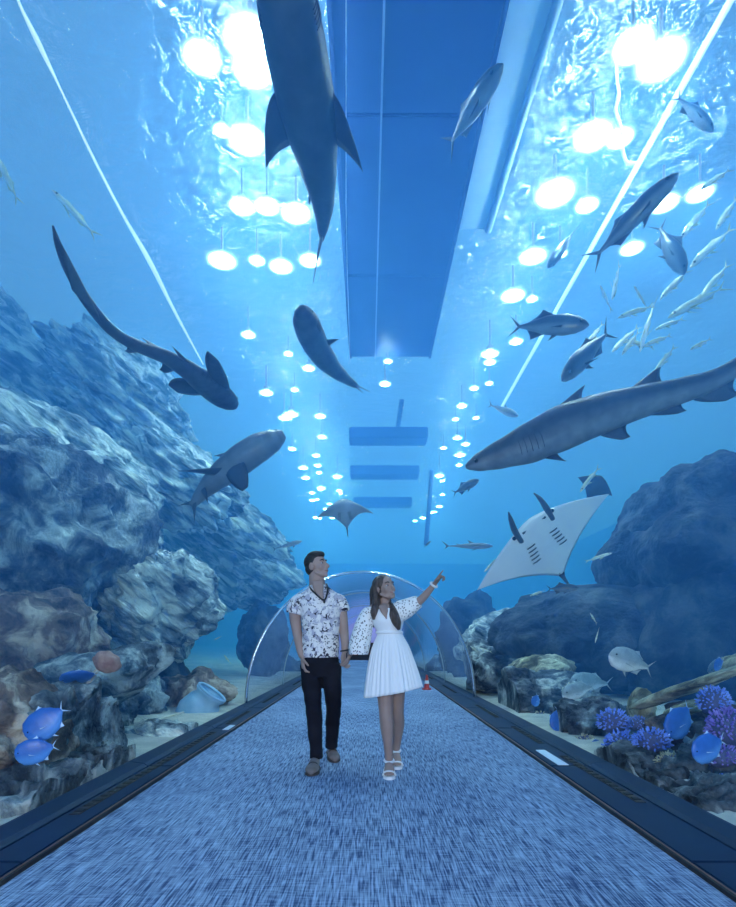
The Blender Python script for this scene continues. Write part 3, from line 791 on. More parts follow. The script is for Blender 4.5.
# A: big shark overhead, seen from below
ZA = 5.4
pts = [atz(x, y, ZA) for x, y in ((283, -45), (287, 0), (297, 55), (308, 110), (317, 160), (323, 205), (322, 240))]
shark('large dark shark gliding overhead, cut off by the top edge', pts, UP, .235, .2, sk_dark, [
    ('pectoral_fin', .42, .60, (-1, -.2), atz(266, 169, ZA - .05), dict(bow=.75, conc=.22, th=.024)),
    ('pectoral_fin', .42, .60, (1, -.2), atz(363, 172, ZA - .05), dict(bow=.75, conc=.18, th=.024)),
    ('dorsal_fin', .48, .6, (0, 1), atz(313, 150, ZA + .5), dict(bow=.1, conc=.3)),
    ('pelvic_fin', .74, .8, (-1, -.3), atz(309, 207, ZA - .03), dict(th=.012)),
    ('pelvic_fin', .74, .8, (1, -.3), atz(333, 212, ZA - .03), dict(th=.012)),
    ('tail_fin', .93, 1, (0, .5), atz(313, 283, ZA + .25), dict(bow=-.1, conc=.3, th=.02)),
    ('tail_fin', .95, 1, (0, -.5), atz(318, 258, ZA - .22), dict(bow=0, conc=.3, th=.015))],
    sw=[(0, .3), (.06, .62), (.14, .85), (.3, .97), (.46, 1), (.58, .92), (.7, .72), (.82, .48), (.93, .27), (1, .1)], blo=-1.2, bhi=-.3)
# G: smaller shark below it
pts = [atz(x, y, 4.7) for x, y in ((302, 308), (307, 325), (317, 347), (331, 366), (346, 379), (358, 387))]
shark('slim dark shark below the large overhead one, tail towards the platform end', pts, UP, .165, .15, sk_dark, [
    ('pectoral_fin', .38, .50, (-1, 0), atz(339, 339, 4.7), dict(bow=.3, conc=.1, th=.014)),
    ('pectoral_fin', .40, .5, (1, 0), atz(303, 352, 4.6), dict(bow=.3, conc=.1, th=.014)),
    ('dorsal_fin', .42, .55, (0, 1), atz(330, 355, 5.0), dict()),
    ('pelvic_fin', .58, .64, (-1, -.2), atz(332, 349, 4.7), dict(th=.01)),
    ('tail_fin', .93, 1, (0, .5), atz(370, 392, 4.9), dict(bow=0, conc=.3, th=.012)),
    ('tail_fin', .93, 1, (0, -.5), atz(363, 393, 4.55), dict(bow=0, conc=.3, th=.012))],
    sw=[(0, .25), (.06, .6), (.15, .88), (.3, 1), (.5, .9), (.68, .62), (.84, .38), (.94, .28), (1, .12)], blo=-1.3, bhi=-.3)
# B: long-tailed leopard shark on the left
ZB = 3.75
pts = [atz(x, y, ZB) for x, y in ((233, 407), (216, 392), (194, 374), (168, 358), (140, 347), (115, 333), (92, 308), (73, 278), (60, 250), (53, 226))]
shark('long-tailed dark shark with round paddle fins, upper left', pts, UP, .165, .10, sk_leop, [
    ('pectoral_fin', .11, .2, (1, 0), atz(178, 393, ZB - .05), dict(bow=.35, conc=-.75, th=.02, tipr=.55)),
    ('pectoral_fin', .1, .19, (-1, 0), atz(219, 361, ZB - .05), dict(bow=.5, conc=-.65, th=.02, tipr=.55)),
    ('pelvic_fin', .27, .34, (1, 0), atz(165, 373, ZB - .03), dict(bow=.2, conc=.0, th=.014, tipr=.4)),
    ('pelvic_fin', .25, .31, (-1, 0), atz(172, 346, ZB), dict(bow=.2, conc=.1, th=.012)),
    ('dorsal_fin', .33, .42, (-.3, 1), atz(142, 338, ZB + .14), dict(bow=.1, conc=.2, th=.014)),
    ('anal_fin', .43, .49, (1, -.3), atz(129, 353, ZB - .05), dict(bow=.1, conc=.1, th=.012, tipr=.3)),
    ('tail_fin', .60, .99, (.2, -1), atz(72, 290, ZB - .12), dict(bow=0, conc=0, th=.01))],
    sw=[(0, .35), (.025, .7), (.06, .92), (.11, 1), (.17, .93), (.25, .72), (.34, .55), (.44, .45), (.55, .36), (.68, .3), (.82, .22), (.93, .13), (1, .04)], eyes=.045)
# C: grey shark, left of centre
D = 7.0
pts = [at(284, 434, D), at(272, 441, D), at(255, 450, D), at(235, 464, D + .05), at(216, 479, D + .1), at(202, 493, D + .2), at(192, 506, D + .25)]
shark('stout grey shark swimming up to the right above the rock slope', pts, V((-.35, .5, .8)), .18, .19, sk_grey, [
    ('pectoral_fin', .44, .58, (1, -.45), at(178, 471, D - .35), dict(bow=.35, conc=.15, th=.02)),
    ('pectoral_fin', .44, .56, (-1, -.5), at(248, 487, D - .1), dict(bow=.6, conc=-.7, th=.02, tipr=.4)),
    ('dorsal_fin', .4, .54, (0, 1), at(214, 456, D + .4), dict(th=.018)),
    ('pelvic_fin', .74, .82, (-1, -.4), at(208, 503, D), dict(bow=.3, conc=.1, th=.012)),
    ('tail_fin', .9, 1, (.6, .6), at(178, 506, D + .3), dict(bow=.2, conc=.3, th=.014)),
    ('tail_fin', .9, 1, (-.6, -.6), at(194, 524, D + .2), dict(bow=.2, conc=.3, th=.014))],
    sw=[(0, .3), (.06, .5), (.16, .75), (.3, .95), (.45, 1), (.58, .9), (.72, .68), (.86, .45), (1, .25)], blo=-.35, bhi=.25)
# D: big sand shark on the right
D = 5.7
pts = [at(466, 467, D), at(480, 462, D), at(502, 454, D), at(530, 443, D), at(562, 428, D), at(600, 414, D - .02), (at(640, 402, D - .05)), at(680, 391, D - .1), at(718, 378, D - .15), at(760, 352, D - .2), at(800, 330, D - .2)]
shark('big grey shark with two dorsal fins spanning the right side', pts, V((-.2, -.15, 1)), .19, .225, sk_sand, [
    ('dorsal_fin', .365, .47, (0, 1), at(583, 386, D), dict(bow=.05, conc=.12, th=.022, tipr=.06)),
    ('second_dorsal_fin', .57, .665, (0, 1), at(657, 368, D - .05), dict(bow=.05, conc=.1, th=.02, tipr=.1)),
    ('pectoral_fin', .31, .38, (-1, -.8), at(566, 461, D - .15), dict(bow=.15, conc=.2, th=.02)),
    ('pectoral_fin', .23, .30, (1, -.7), at(540, 452, D + .5), dict(bow=.2, conc=.2, th=.02)),
    ('pelvic_fin', .48, .57, (-.3, -1), at(622, 440, D - .05), dict(bow=.15, conc=.1, th=.018, tipr=.25)),
    ('anal_fin', .60, .70, (0, -1), at(677, 414, D - .05), dict(bow=.2, conc=0, th=.016, tipr=.25)),
    ('tail_fin', .72, .84, (0, -1), at(726, 401, D - .15), dict(bow=.2, conc=.1, th=.018, tipr=.3)),
    ('tail_fin', .85, 1, (0, .6), at(850, 270, D - .2), dict(bow=0, conc=.2, th=.02))],
    sw=[(0, .1), (.03, .22), (.1, .42), (.2, .64), (.3, .89), (.4, 1), (.5, .9), (.6, .72), (.7, .56), (.85, .38), (1, .2)], eyes=.07, gills=.25, blo=-.35, bhi=.2)
# hazy small sharks
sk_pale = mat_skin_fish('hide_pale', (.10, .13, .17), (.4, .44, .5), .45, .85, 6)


def small_shark(label, a, b, W, up=UP, m=sk_pale, rise=0):
    d = b - a; mid = (a + b) / 2 + UP * rise; L = d.length
    pts = [a, (a + mid) / 2 + UP * rise * .3, mid, (mid + b) / 2 + UP * rise * .3, b]
    f = d.normalized(); s = f.cross(up).normalized(); u = s.cross(f)
    P = lambda t, q: catmull(pts, t) + q
    shark(label, pts, up, W, W * .95, m, [
        ('dorsal_fin', .38, .5, (0, 1), P(.55, u * L * .13), dict(th=L * .006)),
        ('second_dorsal_fin', .7, .76, (0, 1), P(.79, u * L * .06), dict(th=L * .004)),
        ('pectoral_fin', .26, .36, (1, -.4), P(.46, s * L * .2 - u * L * .07), dict(bow=.3, th=L * .006)),
        ('pectoral_fin', .26, .36, (-1, -.4), P(.46, -s * L * .2 - u * L * .07), dict(bow=.3, th=L * .006)),
        ('pelvic_fin', .6, .66, (0, -1), P(.7, -u * L * .05), dict(th=L * .004)),
        ('tail_fin', .93, 1, (0, .6), b + f * L * .13 + u * L * .13, dict(bow=.1, conc=.3, th=L * .006)),
        ('tail_fin', .93, 1, (0, -.6), b + f * L * .06 - u * L * .08, dict(bow=.1, conc=.3, th=L * .006))], gills=False)


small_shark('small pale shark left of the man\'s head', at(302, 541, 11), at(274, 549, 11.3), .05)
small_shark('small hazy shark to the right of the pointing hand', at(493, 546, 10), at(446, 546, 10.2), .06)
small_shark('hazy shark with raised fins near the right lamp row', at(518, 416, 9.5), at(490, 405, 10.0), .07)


# rays --------------------------------------------------------------
def ray(label, c, fwd, span, belly, Wd, Lc, m_top, m_bot, droop=.12, horns=True, tail=1.2, sweep=.25, tipup=.0, back=.18, th=.085):
    """Ray with a wing disc. fwd: head direction, span: towards one wing tip, belly: underside direction."""
    fwd = fwd.normalized(); dn = belly - fwd * belly.dot(fwd); dn.normalize()
    sp = span - fwd * span.dot(fwd) - dn * span.dot(dn); sp.normalize(); hw = Wd / 2
    e = empty('ray', c, label, 'ray')
    nu, nv = 40, 16; vs, fs, mi = [], [], []
    def le(u): return Lc * (.5 - .62 * abs(u) ** 1.5 * (.55 + sweep))
    def te(u): return Lc * (-.5 + (.5 - .62 * (.55 + sweep) + .5) * abs(u) ** .75 - back * math.sin(math.pi * min(1, abs(u))) * -.55)
    for sg in (1, -1):
        for i in range(nu + 1):
            u = -1 + 2 * i / nu
            a, b = le(u), min(te(u), le(u) - .004)
            for j in range(nv + 1):
                v = j / nv; x = a + (b - a) * v
                t = th * Lc * (.16 + .84 * math.exp(-(u / .33) ** 2)) * max(0, (1 - abs(u)) ** .35) * (math.sin(math.pi * v ** .6)) ** .8 if 0 < v < 1 else 0
                z = droop * Wd * (abs(u) ** 2) - tipup * Wd * abs(u) ** 4
                vs.append(fwd * x + sp * (u * hw) + dn * (z + (t * (1.0 if sg > 0 else 1.25)) * sg))
    N = (nu + 1) * (nv + 1)
    for s_ in (0, 1):
        for i in range(nu):
            for j in range(nv):
                q = s_ * N + i * (nv + 1) + j; f = (q, q + 1, q + nv + 2, q + nv + 1); fs.append(f if s_ else f[::-1]); mi.append(s_)
    me = bpy.data.meshes.new('disc'); me.from_pydata([tuple(v) for v in vs], [], fs); me.materials.append(m_bot); me.materials.append(m_top)
    me.polygons.foreach_set('material_index', mi)
    bm = bmesh.new(); bm.from_mesh(me); bmesh.ops.remove_doubles(bm, verts=bm.verts, dist=1e-5); bmesh.ops.recalc_face_normals(bm, faces=bm.faces); bm.to_mesh(me); bm.free()
    link('disc', me, None, e)
    if horns:
        for sg in (-1, 1):
            b0 = fwd * Lc * .40 + sp * sg * Wd * .115; bm = bmesh.new()
            tube_bm(bm, [b0 - fwd * Lc * .08, b0 + fwd * Lc * .10 + dn * .03, b0 + fwd * Lc * .25 + dn * .06 - sp * sg * .02, b0 + fwd * Lc * .36 + dn * .05 - sp * sg * .05],
                    [(Wd * .018, Wd * .034), (Wd * .017, Wd * .036), (Wd * .013, Wd * .026), (Wd * .004, Wd * .006)], 10, 16, up=dn)
            bmobj('horn_fin', bm, m_top, e, True)
    bm = bmesh.new(); p0 = -fwd * Lc * .42
    tube_bm(bm, [p0, p0 - fwd * Lc * tail * .3, p0 - fwd * Lc * tail * .65 + dn * .04, p0 - fwd * Lc * tail], [Wd * .022, Wd * .012, Wd * .007, Wd * .003], 8)
    bmobj('tail', bm, m_top, e, True)
    bm = bmesh.new(); q = -fwd * Lc * .38
    tube_bm(bm, [q - dn * .0, q - dn * Lc * .05 - fwd * Lc * .05, q - dn * Lc * .10 - fwd * Lc * .10], [(Lc * .008, Lc * .05), (Lc * .006, Lc * .04), (Lc * .003, Lc * .012)], 8); bmobj('dorsal_fin', bm, m_top, e, True)
    for sg in (-1, 1):
        bm = bmesh.new()
        for k in range(5):
            y = Lc * (.20 - .055 * k); x0 = Wd * (.055 + .004 * k)
            tube_bm(bm, [fwd * y + sp * sg * x0 + dn * th * Lc * .99, fwd * (y - .01 * Lc) + sp * sg * (x0 + Wd * .03) + dn * th * Lc * .88, fwd * (y - .01 * Lc) + sp * sg * (x0 + Wd * .055) + dn * th * Lc * .72], [Wd * .004] * 3, 4, 4)
        o = bmobj('gill_slit', bm, gill_m, e, True); o['kind'] = 'stuff'
        eye(fwd * Lc * .40 + sp * sg * Wd * .14, Wd * .014, V((0, 0, 0)), e)
    bm = bmesh.new(); tube_bm(bm, [fwd * Lc * .40 + sp * Wd * a + dn * th * Lc * .35 for a in (-.085, -.03, .03, .085)], [Wd * .01] * 4, 6); bmobj('mouth', bm, gill_m, e, True)
    return e


ray_top = mat('ray_back', (.045, .06, .085), .5, col2=(.08, .10, .13), scale=5)
ray_white = mat('ray_belly_white', (.94, .95, .97), .45, col2=(.84, .86, .92), scale=3)
ray_grey = mat('ray_belly_grey', (.34, .38, .42), .5, col2=(.5, .54, .58), scale=3)
Yr = 7.6
tipR, tipL = at(620, 508, Yr + .1), at(487, 589, Yr + .1)
cen = at(547, 549, Yr)
ray('large white-bellied ray with dark horns, above the dark rocks', cen, at(527, 520, Yr - .25) - at(562, 580, Yr + .2), tipR - tipL, V((.05, -1, -.28)), (tipR - tipL).length, 1.05,
    ray_top, ray_white, droop=-.03, tail=.28, sweep=.12, back=.1, th=.07)
Ye = 9.0
ray('grey ray with a pale head flapping above the man\'s head', at(345, 515, Ye), at(344, 497, Ye - .45) - at(349, 532, Ye + .2), V((1, 0, .02)), V((0, -1, -.35)), .92, .66,
    ray_top, ray_grey, droop=.10, horns=False, tail=.35, sweep=.1, th=.13, back=.3)
Yf = 9.0
ray('dim grey ray seen nearly edge-on beyond the big shark\'s belly', at(594, 488, Yf), at(606, 470, Yf - .3) - at(588, 498, Yf + .2), V((.6, .4, -.1)), V((-.1, -1, .2)), .62, .5,
    ray_top, ray_top, droop=-.1, horns=False, tail=.5, sweep=.3)


# bony fish ----------------------------------------------------------
def fish_proto(kind, m, fin_m, h=.16, w=.09, tailsz=.16, sw=None, dors=.1, pale=False):
    """Unit-length fish: head towards +X, back towards +Z; returns part meshes."""
    o0 = V((0, 0, 0)); par = empty('proto_' + kind, (0, 0, 0))
    sw = sw or [(0, .08), (.05, .45), (.15, .8), (.3, 1), (.5, .9), (.7, .58), (.86, .28), (1, .13)]
    pts = [V((.5, 0, 0)), V((.25, 0, .01)), V((0, 0, .012)), V((-.2, 0, .005)), V((-.38, 0, 0))]
    body_loft('body', pts, UP, [(t, a * w) for t, a in sw], [(t, a * h) for t, a in sw], o0, m, par, 28, 14)
    T = tailsz
    fin('tail_fin', V((-.35, 0, .015)), V((-.39, 0, -.0)), V((-.52, 0, T)), o0, fin_m, par, bow=.2, conc=.2, th=.008)
    fin('tail_fin', V((-.35, 0, -.015)), V((-.39, 0, 0)), V((-.52, 0, -T)), o0, fin_m, par, bow=.2, conc=.2, th=.008)
    fin('dorsal_fin', V((.16, 0, h * .9)), V((-.24, 0, h * .45)), V((-.1, 0, h * .85 + dors)), o0, fin_m, par, bow=-.1, conc=.15, th=.006)
    fin('anal_fin', V((-.04, 0, -h * .8)), V((-.26, 0, -h * .35)), V((-.2, 0, -h * .7 - dors * .8)), o0, fin_m, par, bow=0, conc=.15, th=.006)
    for sg in (-1, 1):
        fin('pectoral_fin', V((.2, sg * w * .85, -.02)), V((.17, sg * w * .85, -.06)), V((.03, sg * (w + .05), -.09)), o0, fin_m, par, th=.006)
        eye(V((.40, sg * w * .62, h * .22)), .018, o0, par)
    fin('pelvic_fin', V((.14, 0, -h * .85)), V((.06, 0, -h * .85)), V((.02, 0, -h - .06)), o0, fin_m, par, th=.006)
    return par


f_jack = mat_skin_fish('fish_jack', (.05, .09, .14), (.22, .28, .34), .3, .85, 6)
f_silv = mat_skin_fish('fish_silver', (.35, .42, .45), (.85, .88, .88), .25, .85, 6)
f_slim = mat_skin_fish('fish_slim', (.62, .66, .50), (.80, .86, .86), .25, .85, 6)
f_tang = mat_skin_fish('fish_tang', (.03, .14, .5), (.09, .28, .68), .4, .9, 4)
f_rim = mat('fin_pale_blue', (.5, .7, .95), .4)
f_jfin = mat('fin_dark', (.05, .08, .12), .5)
f_sfin = mat('fin_silver', (.45, .52, .56), .4)
f_slfin = mat('fin_yellowish', (.55, .58, .36), .4)
PROTO = {
    'jack': fish_proto('jack', f_jack, f_jfin, .135, .09, .15),
    'tuna': fish_proto('tuna', f_jack, f_jfin, .105, .085, .14, dors=.05),
    'bream': fish_proto('bream', f_silv, f_sfin, .21, .08, .15, sw=[(0, .12), (.04, .5), (.12, .82), (.28, 1), (.45, .95), (.62, .7), (.8, .36), (1, .17)], dors=.04),
    'slim': fish_proto('slim', f_slim, f_slfin, .06, .04, .09, dors=.03),
    'tang': fish_proto('tang', f_tang, f_rim, .34, .08, .16, sw=[(0, .2), (.05, .55), (.15, .86), (.35, 1), (.6, .92), (.8, .6), (.92, .3), (1, .16)], dors=.09),
}
USED = set()


def fish(kind, label, nose, tail, up=UP, group=None, name='fish', L=None):
    f = (nose - tail); L = L or f.length; f.normalize(); s = up.cross(f).normalized(); u = f.cross(s)
    M = Matrix((f, s, u)).transposed().to_4x4()
    e = PROTO[kind]
    if kind in USED: e = copy_tree(e)
    USED.add(kind)
    e.name = name; e.matrix_world = Matrix.Translation((nose + tail) / 2) @ M @ Matrix.Diagonal((L, L, L, 1))
    tag(e, label, 'fish', group)
    return e


fish('jack', 'dark deep-bodied fish facing right, in front of the right lamp row', at(589, 325, 6.0), at(509, 327, 6.3))
fish('tuna', 'long dark fish climbing to the right beside the pale glowing streak', at(679, 173, 5.5), at(588, 264, 6.0), V((-.5, .2, .8)))
fish('jack', 'hazy curved fish near the right edge, beside the straight glowing streak', at(713, 132, 7.6), at(674, 94, 7.6), V((.5, 0, .8)))
fish('jack', 'hazy dark fish facing down behind the long climbing fish', at(684, 275, 7.6), at(657, 222, 7.8), V((.8, -.2, .4)))
fish('tuna', 'fish slanting down to the left above the big shark', at(562, 381, 6.6), at(612, 328, 6.9), V((.5, .2, .8)))
fish('tuna', 'faint fish slanting along the right lamp row', at(548, 268, 9.0), at(576, 228, 9.2), V((.6, 0, .8)))
fish('jack', 'small dark fish below the big shark\'s snout', at(479, 480, 8.5), at(452, 494, 8.8), V((-.2, 0, 1)))
fish('jack', 'small dark fish between the white-bellied ray and the dark rocks', at(579, 588, 7.3), at(546, 589, 7.4))
fish('tuna', 'tiny hazy fish above the woman\'s pointing hand', at(431, 541, 11), at(424, 547, 11), V((-.5, 0, .8)))
fish('tuna', 'dark fish silhouette gliding under the dark platform', at(503, 64, 5.6), at(446, 150, 6.6), V((-.6, .3, .7)))
fish('bream', 'silver bream facing left in front of the dark rock wall', at(609, 655, 5.6), at(653, 669, 5.8), V((.15, -.1, 1)))
fish('bream', 'pale bream low over the corals, tail to the right', at(562, 695, 7.0), at(596, 686, 7.2), V((.1, 0, 1)))
fish('bream', 'faint pale fish resting behind the reef rock, right of centre', at(570, 682, 8.6), at(612, 684, 8.8), UP)
fish('bream', 'grey-blue fish hiding behind the blue coral cluster', at(700, 755, 4.7), at(662, 728, 5.0), V((-.3, 0, 1)))
fish('tuna', 'slender dark fish lurking under the coral plate', at(590, 722, 7.2), at(566, 716, 7.4), UP)
fish('jack', 'faint fish in the haze at the far right above the coral plate', at(708, 672, 7.0), at(724, 655, 7.2), V((.4, 0, 1)))
# blue tangs
TG = 'blue disc-shaped fish'
for lab, nx, ny, tx, ty, Y, up in (
        ('blue disc fish above the other, beside the brown streaked rock', 27, 738, 66, 706, 3.68, V((-.45, -.05, .7))),
        ('lower of two blue disc fish beside the brown streaked rock', 15, 757, 58, 745, 3.58, V((-.3, -.12, .8))),
        ('pale blue slim disc fish left of the stalked sponge', 60, 681, 99, 673, 4.85, V((-.1, -.85, .5))),
        ('blue disc fish between the reef stones right of the arch', 557, 731, 558, 707, 6.6, V((-1, -.2, 0))),
        ('blue disc fish diving beside the tan plate coral', 670, 737, 690, 704, 4.75, V((-.7, -.05, .5))),
        ('bright blue disc fish right of the coral cluster', 693, 756, 725, 739, 3.7, V((-.4, -.05, .8))),
        ('small blue disc fish at the right edge above the coral plate', 714, 668, 724, 660, 5.0, V((-.3, -.3, .8))),
        ('tiny blue disc fish on the reef rock right of the arch', 534, 706, 538, 694, 7.9, V((-1, -.2, .3)))):
    fish('tang', lab, at(nx, ny, Y), at(tx, ty, Y + .08), up, TG)
fish('tang', 'blue disc fish low beside the small tan coral', at(590, 752, 5.9), at(602, 740, 6.0), V((-.5, -.3, .8)), TG)
# school of slender silver fish, upper right
SG = 'school of slender fish at upper right'
school = ((668, 318, 728, 285, 7.0), (640, 352, 655, 300, 7.5), (618, 318, 655, 305, 6.6), (622, 355, 640, 330, 7.4), (655, 330, 685, 318, 7.8), (690, 350, 712, 338, 7.2),
          (660, 300, 690, 268, 8.0), (690, 268, 735, 225, 7.6), (612, 300, 620, 262, 7.8), (634, 286, 648, 310, 7.0), (700, 300, 730, 262, 8.2), (625, 340, 655, 348, 7.6),
          (645, 345, 672, 335, 7.2), (680, 240, 712, 200, 8.4), (700, 190, 732, 168, 8.0), (600, 285, 612, 312, 8.0), (655, 372, 676, 345, 7.9), (612, 352, 640, 325, 8.3),
          (716, 230, 738, 196, 7.9), (586, 346, 604, 322, 8.4))
for i, (nx, ny, tx, ty, Y) in enumerate(school):
    fish('slim', 'slender pale fish in the school at upper right', at(nx, ny, Y), at(tx, ty, Y + .1), V((.3, .2, .9)), SG, 'slender_fish')
for lab, nx, ny, tx, ty, Y in (('thin pale fish crossing behind the white-bellied ray\'s tail', 612, 553, 584, 562, 8.2), ('thin pale fish at the lower left wing of the white-bellied ray', 484, 572, 502, 555, 8.6),
                               ('thin pale fish under the white-bellied ray, beside the dark fish', 530, 596, 546, 590, 8.8), ('thin pale fish arched beneath the big shark\'s belly', 580, 492, 600, 466, 8.0),
                               ('upper of two thin pale fish left of the silver bream', 590, 613, 597, 624, 6.6), ('lower of two thin pale fish left of the silver bream', 595, 643, 599, 628, 6.4),
                               ('slender pale fish high on the left beside the wavering glowing streak', 52, 190, 98, 238, 7.4), ('slender pale fish at the left edge, upper part', -6, 152, 20, 205, 7.0),
                               ('small pale fish above the stones left of the arch', 212, 606, 228, 614, 11.0), ('lower small pale fish left of the arch', 214, 640, 222, 636, 10.0),
                               ('small white fish near the arch rim on the left', 224, 655, 231, 664, 10.5), ('small white fish right of the arch rim', 470, 646, 478, 652, 10.5),
                               ('pale fish under the stepped rock, right of the arch', 478, 648, 492, 652, 10.0)):
    fish('slim', lab, at(nx, ny, Y), at(tx, ty, Y + .1), V((.3, .1, .9)), None, 'slender_fish')
# ------------------------------------------------------------------ people
def hand(bm, wrist, fd, pn, thumb, curl=(.5, .5, .5, .5), size=1.0, tcurl=.3, spread=.10):
    """Palm and five jointed fingers. fd: finger direction, pn: palm normal (fingers curl to it), thumb: side of the thumb."""
    fd = fd.normalized(); pn = (pn - fd * pn.dot(fd)).normalized(); sd = fd.cross(pn).normalized()
    if sd.dot(thumb) < 0: sd = -sd
    k = size
    tube_bm(bm, [wrist - fd * .02 * k, wrist + fd * .02 * k, wrist + fd * .055 * k, wrist + fd * .092 * k], [(.024 * k, .018 * k), (.03 * k, .018 * k), (.04 * k, .016 * k), (.037 * k, .012 * k)], 12, 12, up=pn)
    for i, (off, ln) in enumerate(((.030, .078), (.0105, .088), (-.0095, .082), (-.029, .064))):
        p = wrist + fd * (.08 - .004 * abs(i - 1)) * k + sd * off * k; d = (fd + sd * spread * (1.4 - i)).normalized(); pts = [p]; c = curl[i]
        ang = 0
        for seg, fr in enumerate((.48, .30, .24)):
            ang += c * (1.0, 1.1, .8)[seg] if seg else c * .7
            dd = d * math.cos(ang) + pn * math.sin(ang); p = p + dd * ln * fr * k; pts.append(p)
        tube_bm(bm, pts, [.0098 * k, .0092 * k, .0085 * k, .0072 * k], 8, 12)
    p = wrist + fd * .022 * k + sd * .026 * k; d = (fd * .62 + sd * .75 + pn * .25).normalized(); q = p + d * .042 * k; d2 = (d * math.cos(tcurl) + (fd * .8 + pn * .5).normalized() * math.sin(tcurl)).normalized()
    tube_bm(bm, [p - d * .01, q, q + d2 * .03 * k, q + d2 * .055 * k], [.013 * k, .012 * k, .0105 * k, .008 * k], 8, 10)


def head(bm, c, fwd, up, k=1.0, fem=False):
    """Skull, jaw, brow, nose, lips, ears in world space. c: centre of the skull, k scales a 0.23 m head. Returns frame."""
    fwd = fwd.normalized(); sd = up.cross(fwd).normalized(); u = fwd.cross(sd).normalized(); R = Matrix((fwd, sd, u)).transposed()
    P = lambda x, y, z: c + R @ V((x, y, z)) * k
    ellipsoid(bm, P(-.012, 0, .032), (.097 * k, .076 * k, .088 * k), R)
    ellipsoid(bm, P(.025, 0, -.02), (.066 * k, .062 * k, .085 * k), R)
    ellipsoid(bm, P(.042, 0, -.072), (.045 * k, .045 * k, .036 * k), R)
    ellipsoid(bm, P(.068, 0, -.096), (.021 * k, (.018 if fem else .023) * k, .016 * k), R)
    ellipsoid(bm, P(.07, 0, .03), (.020 * k, .048 * k, .012 * k), R)
    tube_bm(bm, [P(.082, 0, .022), P(.096, 0, -.004), P(.112, 0, -.026), P(.088, 0, -.036)], [.009 * k, .011 * k, .0145 * k, .012 * k], 8)
    ellipsoid(bm, P(.086, 0, -.056), (.013 * k, .022 * k, .0065 * k), R); ellipsoid(bm, P(.083, 0, -.069), (.013 * k, .020 * k, .0075 * k), R)
    for s in (-1, 1):
        ellipsoid(bm, P(.056, s * .042, -.025), (.022 * k, .020 * k, .026 * k), R)
        ellipsoid(bm, P(-.012, s * .078, -.006), (.022 * k, .009 * k, .032 * k), R)
        tube_bm(bm, [P(.005, s * .072, -.045), P(.03, s * .058, -.07), P(.055, s * .03, -.09)], [.014 * k, .014 * k, .014 * k], 8)
    return P, R


def face_bits(par, org, P, R, k, lipc, smile=False, browc=(.01, .01, .012)):
    wm_ = mat('eye_white', (.42, .42, .45), .5); bm_ = mat('brow', browc, .8); lm = mat('lip', lipc, .5)
    for s in (-1, 1):
        bm = bmesh.new(); ellipsoid(bm, P(.072, s * .032, .008), (.009 * k, .0130 * k, .0062 * k), R, 12, 8); o = bmobj('eye', bm, wm_, par, True); o.location = -org
        bm = bmesh.new(); ellipsoid(bm, P(.0795, s * .032 + .002, .009), (.004 * k, .0065 * k, .0065 * k), R, 10, 8); q = bmobj('iris', bm, eye_m, o, True)
        bm = bmesh.new(); tube_bm(bm, [P(.086, s * .014, .030), P(.085, s * .032, .037), P(.070, s * .052, .031)], [.0045 * k, .005 * k, .003 * k], 6); o = bmobj('eyebrow', bm, bm_, par, True); o.location = -org
    bm = bmesh.new(); w_ = .027 if smile else .021
    tube_bm(bm, [P(.082, -w_, -.058 + (.006 if smile else 0)), P(.098, 0, -.063), P(.082, w_, -.058 + (.006 if smile else 0))], [.003 * k, .0055 * k, .003 * k], 6); o = bmobj('mouth', bm, lm, par, True); o.location = -org
    if smile:
        bm = bmesh.new(); tube_bm(bm, [P(.086, -.018, -.057), P(.1015, 0, -.061), P(.086, .018, -.057)], [.002 * k, .004 * k, .002 * k], 6); o = bmobj('teeth', bm, mat('teeth', (.85, .87, .9), .3), par, True); o.location = -org


def sections(bm, rows, nr=28, pleat=None, close=True, expo=2.0):
    """Loft of horizontal super-ellipses: rows = (centre, half width x, half depth y)."""
    rings = []
    for k, row in enumerate(rows):
        c, a, b = row[:3]; r = []
        for j in range(nr):
            q = 2 * math.pi * j / nr; cs, sn = math.cos(q), math.sin(q)
            f = 1 + (pleat(k / (len(rows) - 1), q) if pleat else 0)
            tilt = row[3] if len(row) > 3 else 0
            x = math.copysign(abs(cs) ** (2 / expo), cs) * a * f; y = math.copysign(abs(sn) ** (2 / expo), sn) * b * f
            r.append(bm.verts.new(c + V((x, y, tilt * x))))
        rings.append(r)
    for r0, r1 in zip(rings, rings[1:]):
        for j in range(nr): bm.faces.new([r0[j], r0[(j + 1) % nr], r1[(j + 1) % nr], r1[j]])
    if close: bm.faces.new(rings[0][::-1]); bm.faces.new(rings[-1])
    return rings


def dense(rows, m=4):
    """Catmull-smooth a list of (centre, a, b) rows."""
    n = len(rows) - 1; P = [r[0] for r in rows]; A = [V((r[1], r[2], 0)) for r in rows]; o = []
    for k in range(n * m + 1):
        t = k / (n * m); v = catmull(A, t); o.append((catmull(P, t), v.x, v.y))
    return o


def cloth(name, col, col2=None, **k):
    return mat(name, col, .85, spec=.2, col2=col2, **k)


